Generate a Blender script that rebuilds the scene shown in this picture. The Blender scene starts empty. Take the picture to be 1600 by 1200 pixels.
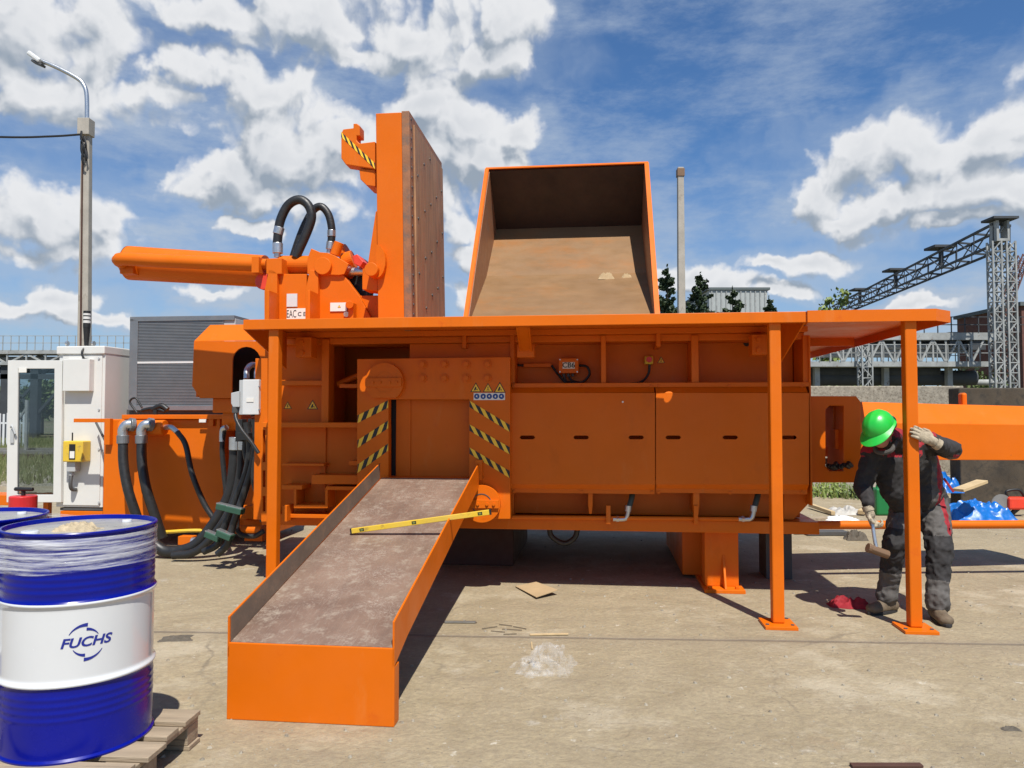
import bpy, bmesh, math, random
from mathutils import Vector, Matrix, noise
from mathutils.geometry import tessellate_polygon
random.seed(7)
D = bpy.data; SC = bpy.context.scene; COL = SC.collection
R = math.radians
# ------------------------------------------------------------------ camera
F = 1180.0; HZ = 645.0; CAMH = 1.5
PITCH = math.atan((HZ-600)/F)
cam = D.cameras.new('camera'); camo = D.objects.new('camera', cam); COL.objects.link(camo)
cam.sensor_width = 36; cam.lens = F/1600*36; cam.clip_start = .05; cam.clip_end = 2000
camo.location = (0, 0, CAMH); camo.rotation_euler = (R(90)+PITCH, 0, 0)
SC.camera = camo
SC.render.resolution_x = 1024; SC.render.resolution_y = 768
SC.view_settings.view_transform = 'Standard'; SC.view_settings.look = 'None'
SC.view_settings.gamma = 1; SC.view_settings.exposure = 0.3
def ray(px, py):
    x = (px-800)/F; y = -(py-600)/F
    c, s = math.cos(PITCH), math.sin(PITCH)
    return Vector((x, c - y*s, s + y*c))
def P(px, py, Y):
    d = ray(px, py); return Vector((d.x*Y/d.y, Y, CAMH + d.z*Y/d.y))
def G(px, py, z=0.0):
    d = ray(px, py); t = (z-CAMH)/d.z; return Vector((d.x*t, d.y*t, z))
# machine frame: u along the press (to the right), v away from the camera
MA = R(6.5); MO = 5.54
def M(p): return Vector((p[0]*math.cos(MA)+p[1]*math.sin(MA), MO-p[0]*math.sin(MA)+p[1]*math.cos(MA), p[2]))
def IM(p):
    X, Y = p[0], p[1]-MO
    return Vector((X*math.cos(MA)-Y*math.sin(MA), X*math.sin(MA)+Y*math.cos(MA), p[2]))
def W(p): return Vector(p)
def mv(px, py, v):
    d = ray(px, py); n = Vector((math.sin(MA), math.cos(MA)))
    t = (v + MO*math.cos(MA))/(d.x*n.x+d.y*n.y)
    q = IM((d.x*t, d.y*t, CAMH+d.z*t)); return (q[0], v, q[2])
# ------------------------------------------------------------------ light
SUNV = Vector((.14, -.57, 1)).normalized()
sl = D.lights.new('sun', 'SUN'); so = D.objects.new('sun', sl); COL.objects.link(so)
sl.energy = 5.0; sl.angle = R(.5); sl.color = (1, .955, .88)
so.location = (3, -6, 12)
so.rotation_euler = SUNV.to_track_quat('Z', 'Y').to_euler()
wd = D.worlds.new('World'); SC.world = wd; wd.use_nodes = True
nt = wd.node_tree; nt.nodes.clear(); wd.cycles.sampling_method = 'MANUAL'; wd.cycles.sample_map_resolution = 512
def wn(t, **k):
    n = nt.nodes.new(t)
    for a, b in k.items(): setattr(n, a, b)
    return n
def wm(op, a, b=None, c=None, cl=False):
    n = wn('ShaderNodeMath', operation=op, use_clamp=cl)
    for i, x in enumerate((a, b, c)):
        if x is None: continue
        if hasattr(x, 'is_linked') or hasattr(x, 'links'): nt.links.new(x, n.inputs[i])
        else: n.inputs[i].default_value = x
    return n.outputs[0]
def wv(op, a, b=None):
    n = wn('ShaderNodeVectorMath', operation=op)
    for i, x in enumerate((a, b)):
        if x is None: continue
        if hasattr(x, 'links'): nt.links.new(x, n.inputs[i])
        else: n.inputs[i].default_value = x
    return n
sky = wn('ShaderNodeTexSky', sky_type='NISHITA'); sky.sun_disc = False
sky.sun_elevation = math.asin(SUNV.z); sky.sun_rotation = math.atan2(SUNV.x, SUNV.y)
sky.air_density = 1.0; sky.dust_density = .6; sky.ozone_density = 3.0
tc = wn('ShaderNodeTexCoord'); sx = wn('ShaderNodeSeparateXYZ'); nt.links.new(tc.outputs['Generated'], sx.inputs[0])
az = wm('ARCTAN2', sx.outputs[0], sx.outputs[1]); el = wm('ARCSINE', sx.outputs[2])
cb = wn('ShaderNodeCombineXYZ'); nt.links.new(az, cb.inputs[0]); nt.links.new(el, cb.inputs[1])
BL = [(40,50,170,95),(150,70,75,65),(100,140,110,55),(20,130,90,60),
 (330,15,130,26),(480,30,170,45),(640,45,190,60),(760,85,100,40),(800,30,70,45),(560,80,110,32),
 (300,110,85,42),(400,140,100,40),(260,140,60,25),
 (400,215,105,60),(470,250,120,70),(370,275,85,42),(540,230,70,50),(450,315,140,30),(345,295,60,22),
 (670,170,75,48),(740,200,70,42),(810,195,35,32),(780,245,65,38),(690,250,100,55),(660,300,110,48),(720,350,50,40),(735,400,50,30),(715,460,35,30),
 (55,345,95,50),(140,355,80,42),(100,385,120,28),(20,390,70,28),(185,345,45,20),
 (95,468,60,20),(20,480,80,16),(330,452,50,12),(170,500,120,12),(450,470,80,10),(410,360,40,14),
 (1270,300,72,40),(1350,255,100,50),(1450,225,95,52),(1560,210,70,42),(1590,180,50,40),(1530,290,130,36),(1400,310,120,34),(1330,340,90,20),(1480,350,110,18),(1620,300,80,50),
 (1230,412,55,12),(1290,407,58,20),(1100,436,45,22),(1150,447,55,16),(1225,455,40,14),(1060,440,40,18),(1440,480,70,10),
 (1700,120,120,60),(-120,300,120,70),(1900,330,160,50),(-300,100,160,90)]
def field(vec):
    no = wn('ShaderNodeTexNoise', noise_dimensions='2D'); nt.links.new(vec, no.inputs['Vector'])
    no.inputs['Scale'].default_value = 9; no.inputs['Detail'].default_value = 5; no.inputs['Roughness'].default_value = .55
    w = wv('SUBTRACT', no.outputs['Color'], (.5, .5, .5)); w2 = wv('MULTIPLY', w.outputs[0], (.10, .075, 0))
    p = wv('ADD', vec, w2.outputs[0]).outputs[0]
    acc = None
    for (cx, cy, rx, ry) in BL:
        d = ray(cx, cy).normalized(); a = math.atan2(d.x, d.y); e = math.asin(d.z)
        s = 1/F*math.cos(e)*math.cos(a)
        q = wv('SUBTRACT', p, (a, e, 0)); q = wv('MULTIPLY', q.outputs[0], (1/(rx*s*1.17), 1/(ry*s*1.17), 0)); q = wv('LENGTH', q.outputs[0])
        v = wm('SUBTRACT', 1.0, q.outputs['Value'])
        acc = v if acc is None else wm('SMOOTH_MAX', acc, v, .18)
    return acc, p
def lobes(vec, p, fine):
    f = wn('ShaderNodeTexNoise', noise_dimensions='2D'); nt.links.new(vec, f.inputs['Vector'])
    f.inputs['Scale'].default_value = 9; f.inputs['Detail'].default_value = 8 if fine else 4; f.inputs['Roughness'].default_value = .58
    out = wm('MULTIPLY', wm('SUBTRACT', f.outputs['Fac'], .5), 1.15)
    for sc, k in ((15, .42), (34, .24), (75, .11)):
        v = wn('ShaderNodeTexVoronoi', voronoi_dimensions='2D', feature='SMOOTH_F1'); nt.links.new(p, v.inputs['Vector']); v.inputs['Scale'].default_value = sc; v.inputs['Smoothness'].default_value = .35
        out = wm('ADD', out, wm('MULTIPLY', wm('SUBTRACT', .42, v.outputs['Distance']), k*1.6))
    return out
a0, p0_ = field(cb.outputs[0]); v1_ = wv('ADD', cb.outputs[0], (.010, .024, 0)).outputs[0]; a1, p1_ = field(v1_)
d0 = wm('ADD', a0, lobes(cb.outputs[0], p0_, True)); s0 = wm('ADD', a0, lobes(cb.outputs[0], p0_, False)); d1 = wm('ADD', a1, lobes(v1_, p1_, False))
def ramp(x, a, b, lo=0., hi=1.):
    n = wn('ShaderNodeMapRange', interpolation_type='SMOOTHSTEP'); nt.links.new(x, n.inputs[0])
    for i, q in enumerate((a, b, lo, hi)): n.inputs[i+1].default_value = q
    return n.outputs[0]
alpha = ramp(d0, -.02, .46)
lit = ramp(wm('SUBTRACT', s0, d1), -.60, .30)
thick = ramp(s0, .35, 1.5)
lit2 = wm('SUBTRACT', lit, wm('MULTIPLY', thick, .30), cl=True)
# thin high veil of cirrus
vn = wn('ShaderNodeTexNoise', noise_dimensions='2D')
mp_ = wn('ShaderNodeMapping'); mp_.inputs['Rotation'].default_value = (0, 0, .35); mp_.inputs['Scale'].default_value = (2.2, 6.5, 1)
nt.links.new(cb.outputs[0], mp_.inputs[0]); nt.links.new(mp_.outputs[0], vn.inputs['Vector'])
vn.inputs['Scale'].default_value = 1.6; vn.inputs['Detail'].default_value = 9; vn.inputs['Roughness'].default_value = .68
veil = ramp(vn.outputs['Fac'], .40, .78, 0, .55)
lowv = ramp(el, .02, .36, .52, 0)
mc = wn('ShaderNodeMix', data_type='RGBA'); nt.links.new(lit2, mc.inputs[0])
CB = 8.7
mc.inputs[6].default_value = (.37*CB, .44*CB, .53*CB, 1); mc.inputs[7].default_value = (.97*CB, .98*CB, 1.0*CB, 1)
tint = wn('ShaderNodeMix', data_type='RGBA', blend_type='MULTIPLY'); tint.inputs[0].default_value = 1
nt.links.new(sky.outputs[0], tint.inputs[6]); tint.inputs[7].default_value = (.64, .94, 1.22, 1)
mvl = wn('ShaderNodeMix', data_type='RGBA'); nt.links.new(wm('ADD', wm('ADD', veil, lowv), ramp(d0, -1.1, .1, 0, .30), cl=True), mvl.inputs[0]); nt.links.new(tint.outputs[2], mvl.inputs[6])
mvl.inputs[7].default_value = (.52*CB, .62*CB, .76*CB, 1)
ms = wn('ShaderNodeMix', data_type='RGBA'); nt.links.new(wm('MULTIPLY', alpha, .97), ms.inputs[0])
nt.links.new(mvl.outputs[2], ms.inputs[6]); nt.links.new(mc.outputs[2], ms.inputs[7])
bg = wn('ShaderNodeBackground'); bg.inputs[1].default_value = .080; nt.links.new(ms.outputs[2], bg.inputs[0])
wo = wn('ShaderNodeOutputWorld'); nt.links.new(bg.outputs[0], wo.inputs[0])

# ------------------------------------------------------------------ materials
MT = {}
def nodes(m):
    m.use_nodes = True; t = m.node_tree; return t, t.nodes['Principled BSDF']
def noise_node(t, scale, detail=6, rough=.6, stretch=None, coord='Object'):
    c = t.nodes.new('ShaderNodeTexCoord'); n = t.nodes.new('ShaderNodeTexNoise')
    src = c.outputs[coord]
    if stretch:
        mp = t.nodes.new('ShaderNodeMapping'); mp.inputs['Scale'].default_value = stretch; t.links.new(src, mp.inputs[0]); src = mp.outputs[0]
    t.links.new(src, n.inputs['Vector']); n.inputs['Scale'].default_value = scale; n.inputs['Detail'].default_value = detail; n.inputs['Roughness'].default_value = rough
    return n.outputs['Fac']
def mrange(t, s, a, b, lo=0., hi=1.):
    n = t.nodes.new('ShaderNodeMapRange'); t.links.new(s, n.inputs[0])
    for i, q in enumerate((a, b, lo, hi)): n.inputs[i+1].default_value = q
    return n.outputs[0]
def mixc(t, f, a, b, mode='MIX'):
    n = t.nodes.new('ShaderNodeMix'); n.data_type = 'RGBA'; n.blend_type = mode
    if hasattr(f, 'links'): t.links.new(f, n.inputs[0])
    else: n.inputs[0].default_value = f
    for i, x in ((6, a), (7, b)):
        if hasattr(x, 'links'): t.links.new(x, n.inputs[i])
        else: n.inputs[i].default_value = (*x, 1)
    return n.outputs[2]
def bump(t, bs, h, strength, dist=.01):
    b = t.nodes.new('ShaderNodeBump'); b.inputs['Strength'].default_value = strength; b.inputs['Distance'].default_value = dist
    t.links.new(h, b.inputs['Height']); t.links.new(b.outputs[0], bs.inputs['Normal'])
def mk(name, col, rough=.5, metal=0., var=.12, vs=4., bmp=.08, bs_=60., coat=0., patch=None, stretch=None, dust=0.):
    """one painted / bare / cloth material: colour drifts, optional second colour in patches, fine bump"""
    m = D.materials.new(name); t, b = nodes(m)
    n = noise_node(t, vs, 7, .65, stretch)
    f = mrange(t, n, .3, .7)
    dark = tuple(c*(1-var) for c in col); lite = tuple(min(1, c*(1+var)) for c in col)
    c = mixc(t, f, dark, lite)
    if patch:
        pc, lo, hi, ps = patch
        n2 = noise_node(t, ps, 10, .7, stretch); c = mixc(t, mrange(t, n2, lo, hi), c, pc)
    if dust:
        n3 = noise_node(t, 2.3, 8, .7); c = mixc(t, mrange(t, n3, .42, .8, 0, dust), c, (.42, .35, .26))
    t.links.new(c, b.inputs['Base Color'])
    b.inputs['Metallic'].default_value = metal
    t.links.new(mrange(t, noise_node(t, vs*2.7, 6, .6, stretch), .3, .7, max(.03, rough-.08), min(1, rough+.12)), b.inputs['Roughness'])
    if coat: b.inputs['Coat Weight'].default_value = coat; b.inputs['Coat Roughness'].default_value = .12
    if bmp: bump(t, b, noise_node(t, bs_, 4, .6, stretch), bmp, .006)
    MT[name] = m; return m
mk('orange', (.64, .130, .0018), .42, var=.05, vs=1.6, bmp=.05, bs_=25, dust=.025, patch=((.58, .10, .003), .60, .74, 5)); MT['orange'].node_tree.nodes['Principled BSDF'].inputs['Specular IOR Level'].default_value = .22
mk('orange_far', (.60, .150, .008), .4, var=.06, dust=.2)
mk('orange_red', (.70, .05, .02), .4)
mk('red', (.55, .02, .02), .4)
mk('primer', (.185, .118, .085), .45, var=.25, vs=2.2, bmp=.35, bs_=38, patch=((.32, .26, .20), .52, .70, 13), dust=.22)
mk('steel_grey', (.22, .21, .19), .42, metal=.2, var=.2, vs=5, patch=((.20, .12, .07), .6, .72, 6), bmp=.15)
mk('rust_liner', (.30, .165, .08), .6, var=.35, vs=7, bmp=.4, bs_=30, stretch=(1, 3, .35), patch=((.32, .13, .05), .50, .68, 2.5))
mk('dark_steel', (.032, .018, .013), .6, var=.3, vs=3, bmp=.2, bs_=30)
mk('rust_brown', (.17, .10, .055), .6, metal=.2)
mk('lining_brown', (.27, .115, .05), .5, var=.15, vs=3, bmp=.2, bs_=30, patch=((.20, .12, .08), .5, .7, 3))
mk('wall_brown', (.17, .12, .085), .5, var=.2, vs=5, bmp=.2, patch=((.25, .15, .09), .55, .7, 5))
mk('strip_rust', (.27, .115, .05), .6, var=.25, vs=7, bmp=.3, patch=((.16, .10, .07), .5, .65, 8))
mk('hopper_in', (.225, .128, .058), .5, var=.14, vs=3.5, bmp=.2, bs_=30, patch=((.30, .12, .03), .50, .72, 1.6), stretch=(.6, 1, 1))
mk('white_paint', (.64, .635, .60), .35, var=.03, dust=.08, bmp=.02)
mk('grey_paint', (.42, .43, .43), .4, var=.05)
mk('light_grey', (.62, .63, .62), .4, var=.04)
mk('dark_grey', (.07, .07, .07), .5)
mk('zinc', (.55, .56, .56), .32, metal=.85, var=.1, vs=20)
mk('alu', (.23, .24, .25), .45, metal=.55, var=.1)
mk('rubber', (.018, .018, .018), .42, var=.3, vs=12, bmp=.2, bs_=90)
mk('rubber_olive', (.05, .055, .04), .5, var=.3)
mk('green_clamp', (.025, .08, .05), .5)
mk('black', (.012, .012, .012), .5, var=0, bmp=0)
mk('yellow', (.70, .46, .02), .45, var=.08, patch=((.36, .24, .04), .56, .68, 14), dust=.3)
mk('tape_yellow', (.92, .56, .03), .45, var=.08, bmp=0)
mk('tape_black', (.018, .017, .015), .45, var=0, bmp=0)
mk('sticker', (.74, .72, .66), .4, var=.05)
mk('blue_sign', (.01, .05, .24), .4, bmp=0)
mk('drum_blue', (.0008, .005, .21), .22, var=.12, vs=3, bmp=.02, bs_=15, coat=.1)
MT['drum_blue'].node_tree.nodes['Principled BSDF'].inputs['Specular IOR Level'].default_value = .3
mk('drum_white', (.60, .61, .61), .16, var=.02, bmp=.02, bs_=12, coat=.5)
mk('logo_blue', (.01, .02, .22), .3, var=0, bmp=0)
mk('drum_lid', (.30, .29, .26), .3, var=.3, vs=6, patch=((.40, .36, .28), .5, .62, 7))
mk('wood', (.30, .235, .16), .8, var=.25, vs=6, bmp=.5, bs_=40, stretch=(.3, 3, 3), patch=((.16, .12, .085), .56, .7, 9))
mk('wood_fresh', (.50, .37, .20), .75, var=.15, vs=8)
mk('wood_dark', (.07, .03, .02), .7)
mk('cardboard', (.40, .29, .16), .85, var=.1)
mk('sponge', (.42, .34, .22), .95, var=.3, vs=40, bmp=.8, bs_=120)
mk('rag', (.10, .085, .065), .95, var=.3, vs=30, bmp=.5)
mk('pole_concrete', (.36, .33, .28), .85, var=.15, vs=3, bmp=.3, patch=((.22, .19, .15), .58, .72, 4))
mk('wall_concrete', (.30, .265, .205), .9, var=.35, vs=10, bmp=.8, bs_=22, patch=((.17, .14, .10), .5, .62, 26))
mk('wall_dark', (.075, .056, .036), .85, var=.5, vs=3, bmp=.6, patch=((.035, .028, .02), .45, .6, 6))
mk('far_steel', (.30, .31, .30), .7, var=.3, vs=1.5, patch=((.16, .11, .08), .6, .68, 4))
mk('far_dark', (.045, .05, .055), .7, var=.3, vs=1)
mk('far_pipe', (.34, .33, .30), .6, var=.2, vs=1)
mk('far_brick', (.13, .055, .04), .85, var=.25)
mk('far_cladding', (.36, .38, .37), .7, var=.14, vs=3, stretch=(6, 6, .6), bmp=0)
mk('roof_dark', (.10, .12, .12), .8)
mk('bark', (.09, .07, .05), .9, bmp=.5)
mk('tarp', (.004, .12, .42), .35, var=.18, vs=7, bmp=.3, bs_=18)
mk('white_sack', (.42, .40, .36), .7, var=.2, vs=9, bmp=.4)
mk('skin', (.42, .17, .11), .5, var=.1, vs=30, bmp=.1)
mk('cloth_black', (.022, .020, .020), .85, var=.3, vs=9, bmp=.5, bs_=26)
mk('cloth_grey', (.085, .078, .072), .85, var=.25, vs=9, bmp=.5, bs_=26)
mk('cloth_red', (.27, .010, .018), .8, var=.2, vs=9, bmp=.4, bs_=26)
mk('glove', (.36, .30, .21), .9, var=.3, vs=25, bmp=.6, bs_=90, patch=((.09, .075, .055), .56, .66, 30))
mk('boot', (.13, .095, .06), .8, var=.25, vs=20, bmp=.3)
mk('helmet', (.008, .45, .04), .34, var=.06, bmp=.05, bs_=40, coat=.1, dust=.12)
mk('hair', (.12, .10, .08), .8)
mk('green_plastic', (.008, .16, .04), .4)
def leaf(name, a, b):
    m = D.materials.new(name); t, bs = nodes(m)
    oi = t.nodes.new('ShaderNodeNewGeometry')
    t.links.new(mixc(t, oi.outputs['Random Per Island'], a, b), bs.inputs['Base Color']); bs.inputs['Roughness'].default_value = .6
    bs.inputs['Subsurface Weight'].default_value = 0
    MT[name] = m
leaf('leaf_dark', (.012, .03, .012), (.05, .075, .025)); leaf('leaf_mid', (.05, .09, .02), (.14, .17, .05)); leaf('leaf_spring', (.10, .16, .03), (.22, .26, .06))
leaf('grass_blade', (.07, .10, .02), (.22, .22, .09))
def glass():
    m = D.materials.new('glass'); t = m.node_tree if m.use_nodes else None; t, b = nodes(m)
    b.inputs['Base Color'].default_value = (.75, .8, .8, 1); b.inputs['Roughness'].default_value = .03
    tr = t.nodes.new('ShaderNodeBsdfTransparent'); tr.inputs[0].default_value = (.66, .72, .74, 1)
    gl = t.nodes.new('ShaderNodeBsdfGlossy'); gl.inputs['Roughness'].default_value = .03
    fr = t.nodes.new('ShaderNodeFresnel'); mx = t.nodes.new('ShaderNodeMixShader')
    t.links.new(fr.outputs[0], mx.inputs[0]); t.links.new(tr.outputs[0], mx.inputs[1]); t.links.new(gl.outputs[0], mx.inputs[2])
    t.links.new(mx.outputs[0], t.nodes['Material Output'].inputs[0]); MT['glass'] = m
glass()
def film(name, amt, stretch, sc):
    m = D.materials.new(name); t, b = nodes(m)
    b.inputs['Base Color'].default_value = (.85, .86, .86, 1); b.inputs['Roughness'].default_value = .12
    n = noise_node(t, sc, 9, .7, stretch); bump(t, b, n, .6, .01)
    tr = t.nodes.new('ShaderNodeBsdfTransparent'); mx = t.nodes.new('ShaderNodeMixShader')
    t.links.new(mrange(t, n, .40, .60, *amt), mx.inputs[0]); t.links.new(tr.outputs[0], mx.inputs[1]); t.links.new(b.outputs[0], mx.inputs[2])
    t.links.new(mx.outputs[0], t.nodes['Material Output'].inputs[0]); MT[name] = m
film('stretch_film', (.03, .68), (1.2, 1.2, 26), 2.2); film('clear_film', (.0, .16), None, 14)

def ground_mat():
    m = D.materials.new('yard_concrete'); t, b = nodes(m)
    big = noise_node(t, .55, 8, .6); mid = noise_node(t, 3.2, 9, .68); fine = noise_node(t, 34, 8, .7)
    st = noise_node(t, 1.4, 9, .72, (1, 2.6, 1))
    c = mixc(t, mrange(t, mid, .35, .68), (.255, .20, .115), (.385, .315, .20))
    c = mixc(t, mrange(t, big, .35, .7, 0, .7), c, (.40, .325, .20))
    c = mixc(t, mrange(t, st, .55, .72, 0, .65), c, (.22, .175, .12))
    c = mixc(t, mrange(t, noise_node(t, 2.1, 10, .75), .60, .67, 0, .55), c, (.50, .465, .40))
    c = mixc(t, mrange(t, noise_node(t, .9, 7, .7), .62, .74, 0, .5), c, (.34, .20, .10))
    c = mixc(t, mrange(t, fine, .38, .62), mixc(t, .5, c, (.19, .155, .11)), c)
    # swirled trowel marks, pale scoured patches, brown mud film
    dn = t.nodes.new('ShaderNodeTexNoise'); dn.inputs['Scale'].default_value = 8; dn.inputs['Detail'].default_value = 7; dn.inputs['Distortion'].default_value = 1.5; tq = t.nodes.new('ShaderNodeTexCoord'); t.links.new(tq.outputs['Object'], dn.inputs['Vector'])
    sw = mrange(t, dn.outputs['Fac'], .38, .62)
    c = mixc(t, mrange(t, dn.outputs['Fac'], .44, .56, 0, .24), c, (.24, .19, .125))
    c = mixc(t, mrange(t, noise_node(t, .75, 10, .74), .53, .63, 0, .55), c, (.47, .41, .30))
    c = mixc(t, mrange(t, noise_node(t, .42, 9, .7, (1, 1.9, 1)), .56, .66, 0, .5), c, (.23, .17, .105))
    c = mixc(t, mrange(t, noise_node(t, 9, 6, .7), .64, .69, 0, .6), c, (.58, .54, .45))
    c = mixc(t, mrange(t, noise_node(t, 6.5, 9, .78), .655, .69, 0, .7), c, (.13, .105, .075))
    # speckles and cracks
    tcn = t.nodes.new('ShaderNodeTexCoord'); vo = t.nodes.new('ShaderNodeTexVoronoi'); vo.inputs['Scale'].default_value = 13
    t.links.new(tcn.outputs['Object'], vo.inputs['Vector'])
    c = mixc(t, mrange(t, vo.outputs['Distance'], .04, .09, .75, 0), c, (.12, .10, .08))
    wn_ = t.nodes.new('ShaderNodeTexNoise'); wn_.inputs['Scale'].default_value = 1.3; wn_.inputs['Detail'].default_value = 9; t.links.new(tcn.outputs['Object'], wn_.inputs['Vector'])
    va = t.nodes.new('ShaderNodeVectorMath'); va.operation = 'MULTIPLY_ADD'; va.inputs[1].default_value = (.7, .7, 0); t.links.new(wn_.outputs['Color'], va.inputs[0]); t.links.new(tcn.outputs['Object'], va.inputs[2])
    vc = t.nodes.new('ShaderNodeTexVoronoi'); vc.feature = 'DISTANCE_TO_EDGE'; vc.inputs['Scale'].default_value = .45; t.links.new(va.outputs[0], vc.inputs['Vector'])
    cm_ = t.nodes.new('ShaderNodeMath'); cm_.operation = 'MULTIPLY'; t.links.new(mrange(t, vc.outputs['Distance'], .001, .006, .5, 0), cm_.inputs[0]); t.links.new(mrange(t, noise_node(t, .8, 4, .6), .50, .62), cm_.inputs[1]); ck = cm_.outputs[0]
    c = mixc(t, ck, c, (.12, .10, .075))
    # expansion joint with dirt beside it
    sp = t.nodes.new('ShaderNodeSeparateXYZ'); t.links.new(va.outputs[0], sp.inputs[0]); so_ = t.nodes.new('ShaderNodeSeparateXYZ'); t.links.new(tcn.outputs['Object'], so_.inputs[0])
    def M2(op, a, b_):
        n = t.nodes.new('ShaderNodeMath'); n.operation = op
        for i, x in enumerate((a, b_)):
            if hasattr(x, 'links'): t.links.new(x, n.inputs[i])
            elif x is not None: n.inputs[i].default_value = x
        return n.outputs[0]
    yy = M2('ADD', M2('ADD', so_.outputs[1], M2('MULTIPLY', so_.outputs[0], .05)), M2('MULTIPLY', M2('SUBTRACT', mid, .5), .05))
    dj = M2('ABSOLUTE', M2('SUBTRACT', M2('MODULO', yy, 5.2), 5.12), None)
    j = mrange(t, dj, .006, .03, .8, 0); c = mixc(t, j, c, (.13, .105, .08))
    c = mixc(t, mrange(t, dj, .0, .28, .35, 0), c, (.23, .185, .13))
    t.links.new(c, b.inputs['Base Color']); b.inputs['Roughness'].default_value = .88
    hs = M2('ADD', M2('ADD', M2('MULTIPLY', mid, 1.2), M2('MULTIPLY', sw, .16)), M2('ADD', M2('MULTIPLY', fine, .35), M2('MULTIPLY', j, -.6)))
    bump(t, b, hs, .65, .035); MT['yard_concrete'] = m
ground_mat()
def scratch_mat():
    """primer floor: long slide marks, short bright scratches, dust"""
    m = MT['primer']; t = m.node_tree; b = t.nodes['Principled BSDF']; old = b.inputs['Base Color'].links[0].from_socket
    def worm(scale, st, w, seed):
        c = t.nodes.new('ShaderNodeTexCoord'); mp = t.nodes.new('ShaderNodeMapping'); mp.inputs['Scale'].default_value = st; mp.inputs['Location'].default_value = (seed, seed, 0); t.links.new(c.outputs['Object'], mp.inputs[0])
        n = t.nodes.new('ShaderNodeTexNoise'); n.inputs['Scale'].default_value = scale; n.inputs['Detail'].default_value = 2; n.inputs['Distortion'].default_value = 2.2; t.links.new(mp.outputs[0], n.inputs['Vector'])
        a = t.nodes.new('ShaderNodeMath'); a.operation = 'SUBTRACT'; t.links.new(n.outputs['Fac'], a.inputs[0]); a.inputs[1].default_value = .5
        q = t.nodes.new('ShaderNodeMath'); q.operation = 'ABSOLUTE'; t.links.new(a.outputs[0], q.inputs[0]); return mrange(t, q.outputs[0], 0, w, 1, 0)
    def mul(a, c_):
        n = t.nodes.new('ShaderNodeMath'); n.operation = 'MULTIPLY'; t.links.new(a, n.inputs[0])
        if hasattr(c_, 'links'): t.links.new(c_, n.inputs[1])
        else: n.inputs[1].default_value = c_
        return n.outputs[0]
    f = mul(mul(worm(16, (1, 1.6, 1), .020, 0), mrange(t, noise_node(t, 3.1, 5, .6), .44, .60)), .75)
    c = mixc(t, f, old, (.42, .36, .30))
    c = mixc(t, mul(worm(7, (3.2, .25, 1), .02, 4), .4), c, (.30, .24, .19))
    c = mixc(t, mul(mrange(t, noise_node(t, 2.0, 6, .6, (2.5, .4, 1)), .5, .66), .5), c, (.12, .078, .06))
    t.links.new(c, b.inputs['Base Color'])
scratch_mat()
def wear(name, amt=.55):
    """paint: faint grease smears, a few chips down to grey primer, slow ripple of the sheet"""
    m = MT[name]; t = m.node_tree; b = t.nodes['Principled BSDF']; c = b.inputs['Base Color'].links[0].from_socket
    sm = mrange(t, noise_node(t, 1.7, 9, .72, (1, 1, .45)), .58, .74, 0, amt*.5)
    c = mixc(t, sm, c, (.22, .055, .008))
    c = mixc(t, mrange(t, noise_node(t, 19, 6, .75), .715, .735, 0, amt), c, (.10, .07, .05))
    c = mixc(t, mrange(t, noise_node(t, 6, 8, .7, (1, 1, .25)), .60, .80, 0, .22), c, (.62, .30, .11))
    t.links.new(c, b.inputs['Base Color'])
    b2 = t.nodes.new('ShaderNodeBump'); b2.inputs['Strength'].default_value = .25; b2.inputs['Distance'].default_value = .02; t.links.new(noise_node(t, 2.2, 2, .5), b2.inputs['Height'])
    b1 = b.inputs['Normal'].links[0].from_node; t.links.new(b2.outputs[0], b1.inputs['Normal'])
wear('orange')
def terrain_mat():
    m = D.materials.new('terrain'); t, b = nodes(m)
    c = mixc(t, mrange(t, noise_node(t, .35, 8, .7), .42, .58), (.20, .15, .095), (.085, .11, .03))
    c = mixc(t, mrange(t, noise_node(t, 2.4, 9, .75), .5, .68), c, (.27, .21, .15))
    t.links.new(c, b.inputs['Base Color']); b.inputs['Roughness'].default_value = .95
    bump(t, b, noise_node(t, 3, 8, .7), 1, .15); MT['terrain'] = m
terrain_mat()

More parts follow.
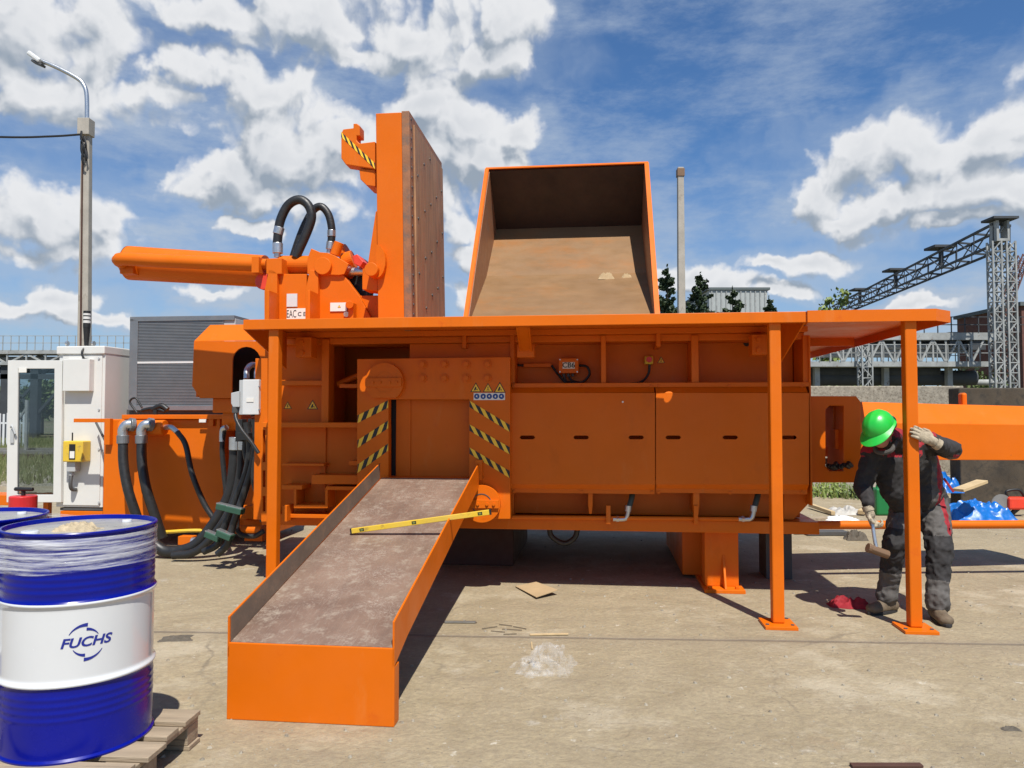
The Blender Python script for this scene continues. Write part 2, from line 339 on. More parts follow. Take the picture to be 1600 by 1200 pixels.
# ------------------------------------------------------------------ builders
RM = {}
def link(o): COL.objects.link(o); return o
def thing(name, label, cat, loc=(0, 0, 0), rz=0., group=None):
    o = D.objects.new(name, None); link(o); o.location = loc; o.rotation_euler = (0, 0, rz); o.empty_display_size = .2
    o['label'] = label; o['category'] = cat
    if group: o['group'] = group
    RM[o.name] = Matrix.Translation(Vector(loc)) @ Matrix.Rotation(rz, 4, 'Z'); return o
def tag(o, label, cat, group=None, kind=None):
    if label: o['label'] = label
    if cat: o['category'] = cat
    if group: o['group'] = group
    if kind: o['kind'] = kind
    return o
class MB:
    def __init__(s, f=W): s.f = f; s.v = []; s.fc = []; s.mi = []; s.cur = 0
    def add(s, vs, fs):
        b = len(s.v); s.v += [s.f(p) for p in vs]
        for f in fs: s.fc.append([b+i for i in f]); s.mi.append(s.cur)
        return s
    def box(s, a, b):
        (x0, y0, z0), (x1, y1, z1) = a, b
        return s.add([(x0,y0,z0),(x1,y0,z0),(x1,y1,z0),(x0,y1,z0),(x0,y0,z1),(x1,y0,z1),(x1,y1,z1),(x0,y1,z1)],
                     [(0,3,2,1),(4,5,6,7),(0,1,5,4),(1,2,6,5),(2,3,7,6),(3,0,4,7)])
    def hexa(s, p):   # eight corners: bottom loop, top loop
        return s.add(p, [(0,3,2,1),(4,5,6,7),(0,1,5,4),(1,2,6,5),(2,3,7,6),(3,0,4,7)])
    def pbox(s, x0, y0, x1, y1, v0, v1):
        a = mv(x0, y0, v0); b = mv(x1, y1, v0)
        return s.box((min(a[0], b[0]), v0, min(a[2], b[2])), (max(a[0], b[0]), v1, max(a[2], b[2])))
    def prism(s, loops, fn0, fn1):
        """flat plate with holes: loops of 2-D points, fn0/fn1 give the two faces"""
        flat = [p for l in loops for p in l]
        tr = tessellate_polygon([[Vector((p[0], p[1], 0)) for p in l] for l in loops])
        n = len(flat); vs = [fn0(*p) for p in flat]+[fn1(*p) for p in flat]
        fs = [tuple(t) for t in tr]+[tuple(n+i for i in reversed(t)) for t in tr]
        k = 0
        for l in loops:
            m = len(l)
            for i in range(m): fs.append((k+i, k+(i+1) % m, n+k+(i+1) % m, n+k+i))
            k += m
        return s.add(vs, fs)
    def ppoly(s, pts, v0, v1, holes=()):
        cv = lambda L: [(mv(x, y, v0)[0], mv(x, y, v0)[2]) for x, y in L]
        return s.prism([cv(pts)]+[cv(h) for h in holes], lambda a, b: (a, v0, b), lambda a, b: (a, v1, b))
    def poly_x(s, pts, u0, u1): return s.prism([pts], lambda a, b: (u0, a, b), lambda a, b: (u1, a, b))
    def poly_z(s, pts, z0, z1, holes=()): return s.prism([pts]+list(holes), lambda a, b: (a, b, z0), lambda a, b: (a, b, z1))
    def cyl(s, p0, p1, r0, r1=None, seg=20, cap=True):
        r1 = r0 if r1 is None else r1
        p0, p1 = Vector(p0), Vector(p1); d = (p1-p0).normalized()
        a = d.orthogonal().normalized(); b = d.cross(a)
        vs = [tuple(p+(a*math.cos(2*math.pi*i/seg)+b*math.sin(2*math.pi*i/seg))*r) for p, r in ((p0, r0), (p1, r1)) for i in range(seg)]
        fs = [(i, (i+1) % seg, seg+(i+1) % seg, seg+i) for i in range(seg)]
        if cap: fs += [tuple(range(seg))[::-1], tuple(range(seg, 2*seg))]
        return s.add(vs, fs)
    def bar(s, p0, p1, w, h=None):
        h = h or w; p0, p1 = Vector(p0), Vector(p1); d = (p1-p0).normalized()
        up = Vector((0, 0, 1)) if abs(d.z) < .9 else Vector((0, 1, 0))
        a = d.cross(up).normalized()*w/2; b = a.cross(d).normalized()*h/2
        return s.hexa([tuple(p+q) for p in (p0, p1) for q in (-a-b, a-b, a+b, -a+b)])
    def tube(s, pts, r, seg=12, n=6, caps=True):
        P_ = [Vector(p) for p in pts]; Q = [P_[0]*2-P_[1]]+P_+[P_[-1]*2-P_[-2]]; path = []
        for i in range(1, len(Q)-2):
            for k in range(n):
                t = k/n; a, b, c, d = Q[i-1:i+3]
                path.append(.5*((2*b)+(c-a)*t+(2*a-5*b+4*c-d)*t*t+(3*b-a-3*c+d)*t**3))
        path.append(P_[-1])
        vs = []; up = None
        for i, p in enumerate(path):
            d = (path[min(i+1, len(path)-1)]-path[max(i-1, 0)]).normalized()
            up = d.orthogonal().normalized() if up is None else (up-d*up.dot(d)).normalized()
            b = d.cross(up)
            vs += [tuple(p+(up*math.cos(2*math.pi*j/seg)+b*math.sin(2*math.pi*j/seg))*r) for j in range(seg)]
        L = len(path)
        fs = [(i*seg+j, i*seg+(j+1) % seg, (i+1)*seg+(j+1) % seg, (i+1)*seg+j) for i in range(L-1) for j in range(seg)]
        if caps: fs += [tuple(range(seg))[::-1], tuple(range((L-1)*seg, L*seg))]
        return s.add(vs, fs)
    def lathe(s, c, prof, seg=48, a0=0., a1=2*math.pi):
        full = abs(a1-a0-2*math.pi) < 1e-6; n = seg if full else seg+1
        vs = [(c[0]+r*math.cos(a0+(a1-a0)*i/seg), c[1]+r*math.sin(a0+(a1-a0)*i/seg), c[2]+z) for r, z in prof for i in range(n)]
        fs = [(k*n+i, k*n+(i+1) % n, (k+1)*n+(i+1) % n, (k+1)*n+i) for k in range(len(prof)-1) for i in range(seg)]
        return s.add(vs, fs)
    def build(s, name, mat, parent=None, bev=0., smooth=False, label=None, merge=False):
        me = D.meshes.new(name); inv = RM[parent.name].inverted() if parent else Matrix()
        me.from_pydata([inv @ p for p in s.v], [], s.fc)
        for m in ([mat] if isinstance(mat, str) else mat): me.materials.append(MT[m])
        me.polygons.foreach_set('material_index', s.mi)
        bm = bmesh.new(); bm.from_mesh(me)
        if merge: bmesh.ops.remove_doubles(bm, verts=bm.verts, dist=1e-5)
        bmesh.ops.recalc_face_normals(bm, faces=bm.faces); bm.to_mesh(me); bm.free()
        o = D.objects.new(name, me); link(o)
        if parent: o.parent = parent; RM[o.name] = RM[parent.name]
        if smooth:
            me.polygons.foreach_set('use_smooth', [True]*len(me.polygons))
            me.set_sharp_from_angle(angle=R(38))
        if bev:
            b = o.modifiers.new('bevel', 'BEVEL'); b.width = bev; b.segments = 2; b.limit_method = 'ANGLE'; b.angle_limit = R(35)
        if label: o['label'] = label
        return o
def struct(o): o['kind'] = 'structure'; return o
def inst(src, parent, delta):   # copy of a part, shifted in the world by delta
    o = src.copy(); link(o); o.parent = parent; o.location = RM[parent.name].to_3x3().inverted() @ Vector(delta); RM[o.name] = RM[parent.name]; return o
def bolts(parent, pts, v, r, h, name='bolt', seg=6, mat='orange'):
    """hex bolts standing on the plane v, at photo points"""
    p0 = None
    for (x, y) in pts:
        q = M(mv(x, y, v))
        if p0 is None:
            c = mv(x, y, v); mb = MB(M); mb.cyl((c[0], v+.002, c[2]), (c[0], v-.35*h, c[2]), r*1.45, seg=16); mb.cyl((c[0], v-.3*h, c[2]), (c[0], v-h, c[2]), r, seg=seg)
            src = mb.build(name, mat, parent, bev=.001); p0 = q
        else: inst(src, parent, q-p0)
def text_mesh(s, size, bold=0., shear=0., extrude=0.):
    c = D.curves.new('lettering', 'FONT'); c.body = s; c.size = size; c.align_x = 'CENTER'; c.align_y = 'CENTER'; c.offset = bold; c.shear = shear; c.resolution_u = 4; c.extrude = extrude
    o = D.objects.new('lettering', c); link(o); dg = bpy.context.evaluated_depsgraph_get(); me = D.meshes.new_from_object(o.evaluated_get(dg))
    D.objects.remove(o); D.curves.remove(c); return me
def text_on(name, s, px, py, v, size, mat, parent, bold=0., sx=1., shear=0., off=.0015):
    """flat lettering facing the camera side of the press, on the plane v"""
    me = text_mesh(s, size, bold, shear); c = mv(px, py, v); inv = RM[parent.name].inverted()
    for vt in me.vertices: vt.co = inv @ M((c[0]+vt.co.x*sx, v-off-vt.co.z, c[2]+vt.co.y))
    me.materials.clear(); me.materials.append(MT[mat]); o = D.objects.new(name, me); link(o); o.parent = parent; RM[o.name] = RM[parent.name]; return o
def blob(name, parts, voxel, mats, parent, pick=None, smooth_it=4, wrinkle=0., label=None, wscale=14):
    """one continuous surface grown round overlapping tapered limbs. parts: (p0,p1,r0,r1) or ('e',c,(rx,ry,rz),Matrix)"""
    bm = bmesh.new()
    for q in parts:
        if q[0] == 'e':
            _, c, rr, rot = q
            bmesh.ops.create_icosphere(bm, subdivisions=3, radius=1, matrix=Matrix.Translation(Vector(c)) @ rot.to_4x4() @ Matrix.Diagonal((*rr, 1)))
        else:
            p0, p1, r0, r1 = Vector(q[0]), Vector(q[1]), q[2], q[3]; n = max(2, int((p1-p0).length/(min(r0, r1)*.35))+1)
            for i in range(n+1):
                t = i/n; bmesh.ops.create_icosphere(bm, subdivisions=2, radius=r0*(1-t)+r1*t, matrix=Matrix.Translation(p0.lerp(p1, t)))
    me = D.meshes.new('tmp'); bm.to_mesh(me); bm.free(); o = D.objects.new('tmp', me); link(o)
    r = o.modifiers.new('r', 'REMESH'); r.mode = 'VOXEL'; r.voxel_size = voxel
    s = o.modifiers.new('s', 'SMOOTH'); s.iterations = smooth_it; s.factor = .5
    dg = bpy.context.evaluated_depsgraph_get(); m2 = D.meshes.new_from_object(o.evaluated_get(dg)); D.objects.remove(o)
    m2.materials.clear()
    for m in mats: m2.materials.append(MT[m])
    if wrinkle:
        for v in m2.vertices:
            w = noise.noise(Vector((v.co.x*wscale, v.co.y*wscale, v.co.z*wscale*.8)))+.5*noise.noise(v.co*wscale*2.3); v.co += v.normal*wrinkle*(abs(w)*-1.6+.4)
    if pick:
        for p in m2.polygons: p.material_index = pick(p.center, p.normal)
    inv = RM[parent.name].inverted()
    for v in m2.vertices: v.co = inv @ v.co
    for p in m2.polygons: p.use_smooth = True
    m2.name = name; o = D.objects.new(name, m2); link(o); o.parent = parent; RM[o.name] = RM[parent.name]
    if label: o['label'] = label
    return o
def crumple(name, mat, c, size, seed, label, cat, rz=0., n=40, fold=1., parent=None):
    """a sheet dropped in folds"""
    mb = MB(); vs = []; ca, sa = math.cos(rz), math.sin(rz)
    for j in range(n+1):
        for i in range(n+1):
            a, b = i/n*2-1, j/n*2-1; rr = math.sqrt(a*a+b*b); k = 1+.28*noise.noise(Vector((math.atan2(b, a)*1.3+seed, seed, 0)))
            sc = min(1, 1/(max(abs(a), abs(b))/max(rr, 1e-6)+1e-6)) if rr > 0 else 1
            x, y = a*sc*k, b*sc*k
            q = Vector((x*1.7+seed, y*1.7, seed)); sa_ = lambda z: math.sqrt(z*z+.012); h = 1-sa_(noise.noise(q)*2)+.42*(1-sa_(noise.noise(q*2.1+Vector((noise.noise(q*1.3), 0, 0)))*2))+.16*(1-sa_(noise.noise(q*4.3))*2)
            e = max(0, 1-max(abs(a), abs(b))**3)
            z = size[2]*max(.02, (.25+.5*h*fold)*e)
            x += .06*noise.noise(q*3); y += .06*noise.noise(q*3+Vector((5, 5, 5)))
            X, Y = x*size[0]/2, y*size[1]/2
            vs.append((c[0]+X*ca-Y*sa, c[1]+X*sa+Y*ca, c[2]+z))
    mb.add(vs, [(j*(n+1)+i, j*(n+1)+i+1, (j+1)*(n+1)+i+1, (j+1)*(n+1)+i) for j in range(n) for i in range(n)])
    o = mb.build(name, mat, parent, smooth=True)
    return tag(o, label, cat) if not parent else o
# ================================================================== the setting
g = MB(); g.add([(-400, -30, -.03), (400, -30, -.03), (400, 900, -.03), (-400, 900, -.03)], [(0, 1, 2, 3)]); struct(g.build('ground', 'terrain'))
g = MB(); g.box((-30, -12, -.25), (40, 15.5, 0)); struct(g.build('concrete_yard', 'yard_concrete'))

# ================================================================== baling press
OX = M((0, 1.6, 0))
press = thing('baling_press', 'huge orange scrap metal press with its lid raised and open box on top', 'baling press', OX, -MA)
OR = 'orange'
ML, MR = mv(413, 700, 1.0)[0], mv(1262, 700, .86)[0]     # left and right ends of the frame
ZB = .56
zt = 2.200
# frame: deep body, beams, ribs
m = MB(M)
uS = mv(646, 600, 1.5)[0]; m.box((uS, 1.5, ZB+.02), (MR-.02, 3.9, zt-.06)); m.box((ML, 1.75, ZB+.02), (uS, 3.9, zt-.06))   # core of the body
m.pbox(508, 664, 642, 815, 1.02, 1.5); m.box((ML, 1.5, ZB+.02), (ML+.05, 1.75, zt-.06)); m.box((ML+.05, 1.5, ZB+.02), (uS, 1.75, ZB+.08))
m.pbox(414, 527, 508, 815, 1.0, 1.5)                                 # left web
m.pbox(640, 527, 803, 815, 1.02, 1.5)
b_ = mv(1262, 815, 1.0); a_ = mv(797, 815, 1.0)
m.box((a_[0], 1.12, .62), (MR, 1.5, .93))                            # lower web, right half
m.box((a_[0], 1.16, .90), (MR-.03, 1.5, zt-.06))                     # wall behind the guard and the bays
m.box((ML+.02, .88, zt-.10), (MR-.01, 1.16, zt-.045))                # top flange
m.box((mv(640, 540, .9)[0], .9, 1.96), (a_[0]+.05, 1.02, zt-.101))    # lintel above portal
m.box((ML+.02, .92, ZB-.05), (MR+.1, 1.7, ZB+.05))                     # bottom beam
m.box((ML+.02, 1.7, .40), (MR+.0, 3.9, ZB+.02))
m.build('frame', OR, press, bev=.006)
m = MB(M)
for x0, x1 in ((503, 513),): m.pbox(x0, 530, x1, 662, .86, 1.0)
m.build('rib', OR, press, bev=.004)
m = MB(M); m.pbox(410, 660, 560, 668, .80, 1.0); m.build('flange', OR, press, bev=.003)
m = MB(M); m.pbox(513, 530, 646, 536, 1.0, 1.5); m.pbox(640, 530, 646, 660, 1.0, 1.5); m.build('recess_edge', OR, press, bev=.003)
for i, (x0, y0, x1, y1, v0, v1) in enumerate([(440, 595, 503, 602, .88, 1.0), (440, 724, 506, 728, .86, 1.0), (545, 720, 560, 727, .86, 1.0), (440, 758, 472, 765, .80, 1.0), (509, 760, 556, 766, .80, 1.0), (440, 803, 512, 810, .82, 1.0), (530, 600, 558, 606, .95, 1.5)]):
    m = MB(M); m.pbox(x0, y0, x1, y1, v0, v1); m.build('shelf_rib', OR, press, bev=.003)
m = MB(M); m.pbox(487, 742, 558, 757, .82, 1.0); m.build('clamp_block', OR, press, bev=.003)
m = MB(M); m.ppoly([(459, 763), (463, 763), (463, 789), (508, 789), (508, 763), (512, 763), (512, 794), (459, 794)], .80, .99); m.build('pocket_rib', OR, press, bev=.002)
m = MB(M); m.pbox(441, 790, 448, 815, .74, .9); m.build('lug', OR, press, bev=.002)
m = MB(M); c = mv(548, 590, 1.1); m.cyl((c[0]-.12, 1.1, c[2]-.06), (c[0]+.1, 1.1, c[2]+.03), .028, seg=16); m.build('pin', OR, press, smooth=True)
# slotted strip at the left end
m = MB(M); hs = [[(410.5, y), (414.5, y), (414.5, y+h), (410.5, y+h)] for y, h in ((672, 50), (735, 26), (775, 24))]
m.ppoly([(408, 560), (418, 560), (418, 815), (408, 815)], .84, .90, hs); m.build('slotted_strip', OR, press, bev=.002)
m = MB(M); m.pbox(399, 560, 409, 812, 1.0, 1.25); m.build('end_plate', OR, press, bev=.003)
# upper bays: posts between the recesses
for x0, x1 in ((797, 804), (939, 947), (1080, 1092), (1254, 1267)):
    m = MB(M); m.pbox(x0, 524, x1, 602, .86, 1.16); m.build('bay_post', OR, press, bev=.004)
m = MB(M); m.pbox(800, 599, 1266, 604, .84, 1.16); m.build('bay_ledge', OR, press, bev=.003)
bolts(press, [(804, 602), (909, 603), (1018, 603), (1029, 603), (1139, 603), (1253, 603)], .84, .009, .008)
# guard panel, two sheets with slots
def slot(cx, cy, w=12, h=3): return [(cx-w+h, cy-h), (cx+w-h, cy-h), (cx+w-1, cy-h+1.2), (cx+w, cy), (cx+w-1, cy+h-1.2), (cx+w-h, cy+h), (cx-w+h, cy+h), (cx-w+1, cy+h-1.2), (cx-w, cy), (cx-w+1, cy-h+1.2)]
for (x0, x1, sl_) in ((798, 1023.5, (824, 908, 994)), (1025, 1264, (1052, 1141, 1233))):
    m = MB(M); m.ppoly([(x0, 614), (x1, 614), (x1, 757), (x0, 757)], .80, .812, [slot(s_, 683.5) for s_ in sl_])
    a, b = mv(x0, 614, .80), mv(x1, 757, .80)
    m.hexa([(a[0], .80, a[2]), (b[0], .80, a[2]), (b[0], .812, a[2]), (a[0], .812, a[2]), (a[0], .865, a[2]+.062), (b[0], .865, a[2]+.062), (b[0], .877, a[2]+.062), (a[0], .877, a[2]+.062)])
    m.hexa([(a[0], .855, b[2]-.05), (b[0], .855, b[2]-.05), (b[0], .867, b[2]-.05), (a[0], .867, b[2]-.05), (a[0], .80, b[2]), (b[0], .80, b[2]), (b[0], .812, b[2]), (a[0], .812, b[2])])
    m.box((a[0], .855, b[2]-.085), (b[0], .867, b[2]-.05))
    m.build('guard_panel', OR, press, bev=.002, label='slotted guard sheet on the long side of the press')
bolts(press, [(803, 768), (909, 768.5), (1018, 769), (1029, 769), (1141, 770), (1252, 770)], .855, .010, .010)
m = MB(M); c = mv(973, 628, .8); m.cyl((c[0], .8, c[2]), (c[0], .794, c[2]), .008, seg=12); m.build('plug', 'sticker', press)
# lower ribs, pipe, clips and hoses
for x0, x1 in ((919, 926), (1083, 1093)):
    m = MB(M); m.ppoly([(x0, 767), (x1, 767), (x1, 790), (x1-1.5, 803), (x0+1.5, 803), (x0, 790)], .88, 1.12); m.build('lower_rib', OR, press, bev=.003)
m = MB(M); a, b = mv(800, 808, .9), mv(1158, 811, .9); m.cyl(a, b, .017, seg=14); m.build('pipe', OR, press, smooth=True)
for x in (951, 1088):
    m = MB(M); m.pbox(x-4, 790, x+3, 819, .86, .92); m.build('pipe_clip', OR, press, bev=.002)
for x in (985, 1181):
    m = MB(M); m.tube([mv(x+4, 764, 1.0), mv(x+2, 778, .95), mv(x-3, 796, .9)], .024); h = m.build('hose', 'rubber_olive', press, smooth=True)
    m = MB(M); m.tube([mv(x-3, 794, .9), mv(x-5, 806, .9), mv(x-10, 811, .9), mv(x-27, 811, .9)], .019); m.cyl(mv(x-22, 811, .9), mv(x-18, 811, .9), .026, seg=6); m.cyl(mv(x-3, 790, .9), mv(x-4, 799, .9), .028, seg=14); m.build('fitting', 'zinc', h, smooth=True)
# rear belly taper on the right and end flange
m = MB(M); m.ppoly([(1225, 768), (1268, 768), (1268, 782), (1240, 812), (1225, 812)], 1.0, 2.6); m.build('belly_end', OR, press, bev=.003)
m = MB(M); m.pbox(1263, 524, 1270, 790, .84, 2.9); m.build('end_flange', OR, press, bev=.003)
# portal plate round the outlet
m = MB(M)
m.ppoly([(558, 561), (797, 558), (797, 811), (733, 811), (733, 624), (607, 624), (607, 800), (558, 800)], .72, .80)
portal = m.build('portal_plate', OR, press, bev=.003)
bolts(press, [(x, y) for y in (569.5, 591) for x in (661, 695, 729, 762)], .72, .024, .032)
m = MB(M); m.ppoly([(619, 624), (735, 624), (735, 749), (619, 749)], .86, .90); m.pbox(619, 624, 641, 749, .845, .86)
m.build('gate', OR, press, bev=.003, label='sliding gate plate closing the outlet')
m = MB(M); m.pbox(600, 746, 742, 751, .70, .92); m.build('sill', OR, press, bev=.003)
m = MB(M); m.pbox(612, 624, 620, 748, .90, 1.0); m.build('gate_slot', 'black', press)
# hinge disc top left
def disc(px, py, rp, cut, name):
    c = mv(px, py, .72); r = rp*(c[1]+MO)/F; ring = []
    for i in range(48):
        a = 2*math.pi*i/48; x, z = r*math.cos(a), r*math.sin(a); ring.append((c[0]+x, c[2]+max(z, -r*cut)))
    mm = MB(M); mm.prism([ring], lambda a, b: (a, .665, b), lambda a, b: (a, .722, b)); o = mm.build(name, OR, press, bev=.004, smooth=False)
    mm = MB(M); pr = [(r*.50, 0), (r*.55, 0), (r*.55, .004), (r*.50, .004)]
    seg = 40; vs = [(c[0]+q[0]*math.cos(2*math.pi*i/seg), .666-q[1], c[2]+q[0]*math.sin(2*math.pi*i/seg)) for q in pr for i in range(seg)]
    mm.add(vs, [(k*seg+i, k*seg+(i+1) % seg, ((k+1) % 4)*seg+(i+1) % seg, ((k+1) % 4)*seg+i) for k in range(4) for i in range(seg)]); mm.build('ring', 'dark_grey' if cut > .9 else OR, o)
    mm = MB(M); mm.box((c[0]-r*.93, .645, c[2]-r*.22), (c[0]+r*.93, .666, c[2]+r*.22)); mm.build('strap', OR, o, bev=.002)
    for k in (-.62, -.2, .35, .75):
        mm = MB(M); mm.cyl((c[0]+k*r*.9, .646, c[2]), (c[0]+k*r*.9, .634, c[2]), .013, seg=6); mm.build('bolt', OR, o)
    return o
disc(603, 598, 31, .78, 'hinge_disc')
disc(754, 786, 29, 1.0, 'hinge_disc')
m = MB(M); m.pbox(743, 719, 753, 750, .66, .72); m.build('hinge_tab', OR, press, bev=.002); bolts(press, [(748, 726), (748, 741)], .66, .010, .010)
# hazard tape
def tape(x0, a0, b0, x1, a1, b1, v, n, skew, parent, ph=0):
    mm = MB(M); px = lambda t, s: (x0+(x1-x0)*t, (a0+(a1-a0)*t)*(1-s)+(b0+(b1-b0)*t)*s)
    for k in range(-2, n+3):
        t0, t1 = (k+ph)/n, (k+1+ph)/n
        q = [(t0+skew/n, 0), (t1+skew/n, 0), (t1-skew/n, 1), (t0-skew/n, 1)]; q = [(min(1, max(0, t)), s) for t, s in q]
        if max(t for t, _ in q)-min(t for t, _ in q) < .01: continue
        pts = [mv(*px(*w), v-.0025) for w in q]; mm.cur = k % 2; mm.add(pts, [(0, 1, 2, 3)])
    return mm.build('hazard_tape', ['tape_yellow', 'tape_black'], parent)
for (a0, b0, a1, b1) in ((649, 661, 625.5, 637), (688, 700, 657, 669), (726, 739, 693, 704)): tape(558.5, a0, b0, 606.5, a1, b1, .72, 6, .35, press)
for (a0, b0, a1, b1) in ((626, 636, 664, 675), (663, 673, 699, 710), (699, 709, 736, 747)): tape(733.5, a0, b0, 796.5, a1, b1, .72, 8, -.45, press, .5)
# warning signs
def tri(cx, cy, w, v, parent, rot=0):
    h = w*.88; mm = MB(M); e = .0015
    def T(sc, off, cur):
        mm.cur = cur; pts = [mv(cx+x*sc*w/2, cy+(y*sc)*h/2+ (0 if sc == 1 else .04*h), v-off) for x, y in ((-1, 1), (1, 1), (0, -1))]; mm.add(pts, [(0, 1, 2)])
    T(1, e, 1); T(.78, e*2, 0)
    mm.cur = 1; s = w*.12
    for q in rot: mm.add([mv(cx+x*s, cy+.12*h+y*s, v-e*3) for x, y in q], [tuple(range(len(q)))])
    return mm.build('warning_sign', ['tape_yellow', 'tape_black'], parent)
hand = [[(-1.6, 1.6), (-.2, 1.6), (.5, -.6), (-.2, -1.4), (-.8, -.3)], [(.3, .9), (1.5, 1.6), (.9, .2)]]
bolt_ = [[(.1, -2), (.7, -2), (.1, -.1), (.8, -.1), (-.5, 2), (-.2, .5), (-.9, .5)]]
spark = [[(-.3, -1.6), (.3, -1.6), (.3, .3), (-.3, .3)], [(-1.5, 1.4), (0, .5), (1.5, 1.4), (.6, 1.5), (0, 1.0), (-.6, 1.5)]]
tri(743.5, 605, 17, .72, press, hand); tri(762.5, 605.5, 16, .72, press, spark); tri(781, 605, 19, .72, press, hand)
tri(449.5, 633, 13, 1.0, press, bolt_); tri(488.5, 632, 17, 1.0, press, hand); tri(1033, 562, 12, 1.16, press, spark)
m = MB(M); a, b = mv(740, 614, .718), mv(789, 625, .718); m.box((a[0], .718, b[2]), (b[0], .7195, a[2])); st = m.build('sign_strip', 'sticker', press)
for i, x in enumerate((745, 755, 764.5, 774, 783.5)):
    m = MB(M); c = mv(x, 619.3, .7165); m.cyl(c, (c[0], .718, c[2]), .0225, seg=20); m.build('round_sign', 'blue_sign', st)
    m = MB(M); k = .009; w = [(-.5, -1), (.5, -1), (.7, .2), (0, 1), (-.7, .2)] if i % 2 else [(-.9, -.4), (.9, -.9), (.3, .2), (.6, 1), (-.5, .9)]
    m.add([(c[0]+x_*k, .7155, c[2]+z_*k) for x_, z_ in w], [tuple(range(5))]); m.build('pictogram', 'sticker', st)
# boxes in the bays
m = MB(M); m.pbox(873, 560, 904, 583, 1.02, 1.13); jb = m.build('junction_box', OR, press, bev=.004)
m = MB(M); m.pbox(879, 566, 898, 576, 1.0165, 1.0195); m.build('label_plate', 'sticker', jb)
text_on('lettering', 'CB6', 888.5, 570.8, 1.0165, .062, 'black', jb, bold=.0012)
for q in ((875, 562), (902, 562), (875, 581), (902, 581)):
    m = MB(M); c = mv(*q, 1.02); m.cyl(c, (c[0], 1.014, c[2]), .006, seg=8); m.build('screw', 'zinc', jb)
for k, x in enumerate((881, 888, 895)):
    m = MB(M); c = mv(x, 583, 1.07); m.cyl((c[0], 1.07, c[2]+.01), (c[0], 1.07, c[2]-.03), .012, seg=8); m.build('cable_gland', 'dark_grey', jb)
m = MB(M); m.pbox(817, 568, 862, 573.5, 1.10, 1.15); m.build('conduit', OR, press, bev=.003)
for pts in ([(802, 570), (818, 571)], [(862, 571), (872, 585), (884, 599)], [(881, 586), (884, 595), (892, 598)], [(888, 586), (894, 595), (905, 598)], [(904, 571), (917, 573), (921, 585), (910, 597), (890, 599)],
            [(1015, 569), (1013, 584), (1003, 596), (985, 600), (950, 600)]):
    m = MB(M); m.tube([mv(x, y, 1.09) for x, y in pts], .011, seg=8); m.build('cable', 'rubber', press, smooth=True)
m = MB(M); m.pbox(1007, 556, 1021, 569, 1.06, 1.15); es = m.build('emergency_stop', 'yellow', press, bev=.012)
m = MB(M); c = mv(1014, 562, 1.06); m.cyl((c[0], 1.06, c[2]), (c[0], 1.02, c[2]), .022, .026, seg=20); m.build('push_button', 'red', es, bev=.003)
m = MB(M); c = mv(1167, 536, 1.15); m.cyl((c[0], 1.158, c[2]), (c[0], 1.152, c[2]), .028, seg=24); m.build('hole', 'black', press)
# pedestal foot
ft0, ft1 = M((mv(1128, 915, 1.15)[0], 1.15, 0)), 0
uF = mv(1128, 915, 1.12)[0]
m = MB(M); m.box((uF-.14, 1.12, .03), (uF+.14, 1.35, ZB+.0)); m.poly_x([(1.0, .03), (1.12, .03), (1.12, .30)], uF+.005, uF+.025)
m.box((uF-.28, 1.55, .03), (uF+.12, 3.2, ZB)); ped = m.build('pedestal', OR, press, bev=.005)
m = MB(M); m.box((uF-.16, .98, 0), (uF+.17, 3.3, .03)); m.build('base_plate', OR, ped, bev=.003)
for k in (-.11, .11):
    m = MB(M); m.cyl((uF+k, 1.03, .03), (uF+k, 1.03, .05), .018, seg=6); m.build('anchor_bolt', OR, ped)
m = MB(M); a = mv(690, 830, 1.9); b = mv(802, 852, 1.9); m.box((a[0], 1.9, 0), (b[0], 3.4, .42)); m.build('support_block', 'wood_dark', press, bev=.01)
m = MB(M); m.tube([mv(858, 822, 1.3), mv(862, 838, 1.3), mv(881, 849, 1.3), mv(898, 840, 1.3), mv(903, 822, 1.3)], .024); m.build('hose', 'rubber', press, smooth=True)
m = MB(M); a = mv(1205, 826, 1.6); m.box((a[0]-.05, 1.6, 0), (a[0]+.18, 1.9, .52)); m.build('pedestal', 'dark_grey', press, bev=.004)
# deck on top of the press
m = MB(M); m.box((ML-.02, .80, zt-.044), (MR, 3.9, zt+.0015)); m.build('top_plate', OR, press, bev=.003)

# raised lid
z1 = mv(610, 176, .76)[2]
def lidbox(mm, u0, u1, v0, v1, z0, z1_, ln=.0):
    mm.hexa([(u0+ln, v0, z0), (u1+ln, v0, z0), (u1+ln, v1, z0), (u0+ln, v1, z0), (u0, v0, z1_), (u1, v0, z1_), (u1, v1, z1_), (u0, v1, z1_)])
uL, uR = mv(587, 176, .76)[0], mv(627, 176, .76)[0]; vB = IM(P(688, 262, 7.78))[1]; zb = zt
m = MB(M); lidbox(m, uL, uR, .76, vB, zb, z1, .035)
lid = m.build('raised_lid', OR, press, bev=.006, label='thick upright lid with rusty lined inner face')
m = MB(M); w = .068
m.hexa([(uR+.035, .765, zb), (uR+.035+w, .765, zb), (uR+.035+w, vB-.01, zb), (uR+.035, vB-.01, zb), (uR, .765, z1+.012), (uR+w, .765, z1+.012), (uR+w, vB-.01, z1+.012), (uR, vB-.01, z1+.012)])
lin = m.build('liner_plate', 'strip_rust', lid, bev=.004)
m = MB(M)
m.hexa([(uR+.035+w, .90, zb), (uR+.04+w+.012, .90, zb), (uR+.04+w+.012, vB-.03, zb), (uR+.035+w, vB-.03, zb), (uR+w, .90, z1-.06), (uR+w+.015, .90, z1-.06), (uR+w+.015, vB-.03, z1-.06), (uR+w, vB-.03, z1-.06)])
m.build('wear_plate', 'rust_liner', lid, bev=.003)
rng = random.Random(3); b0_ = None
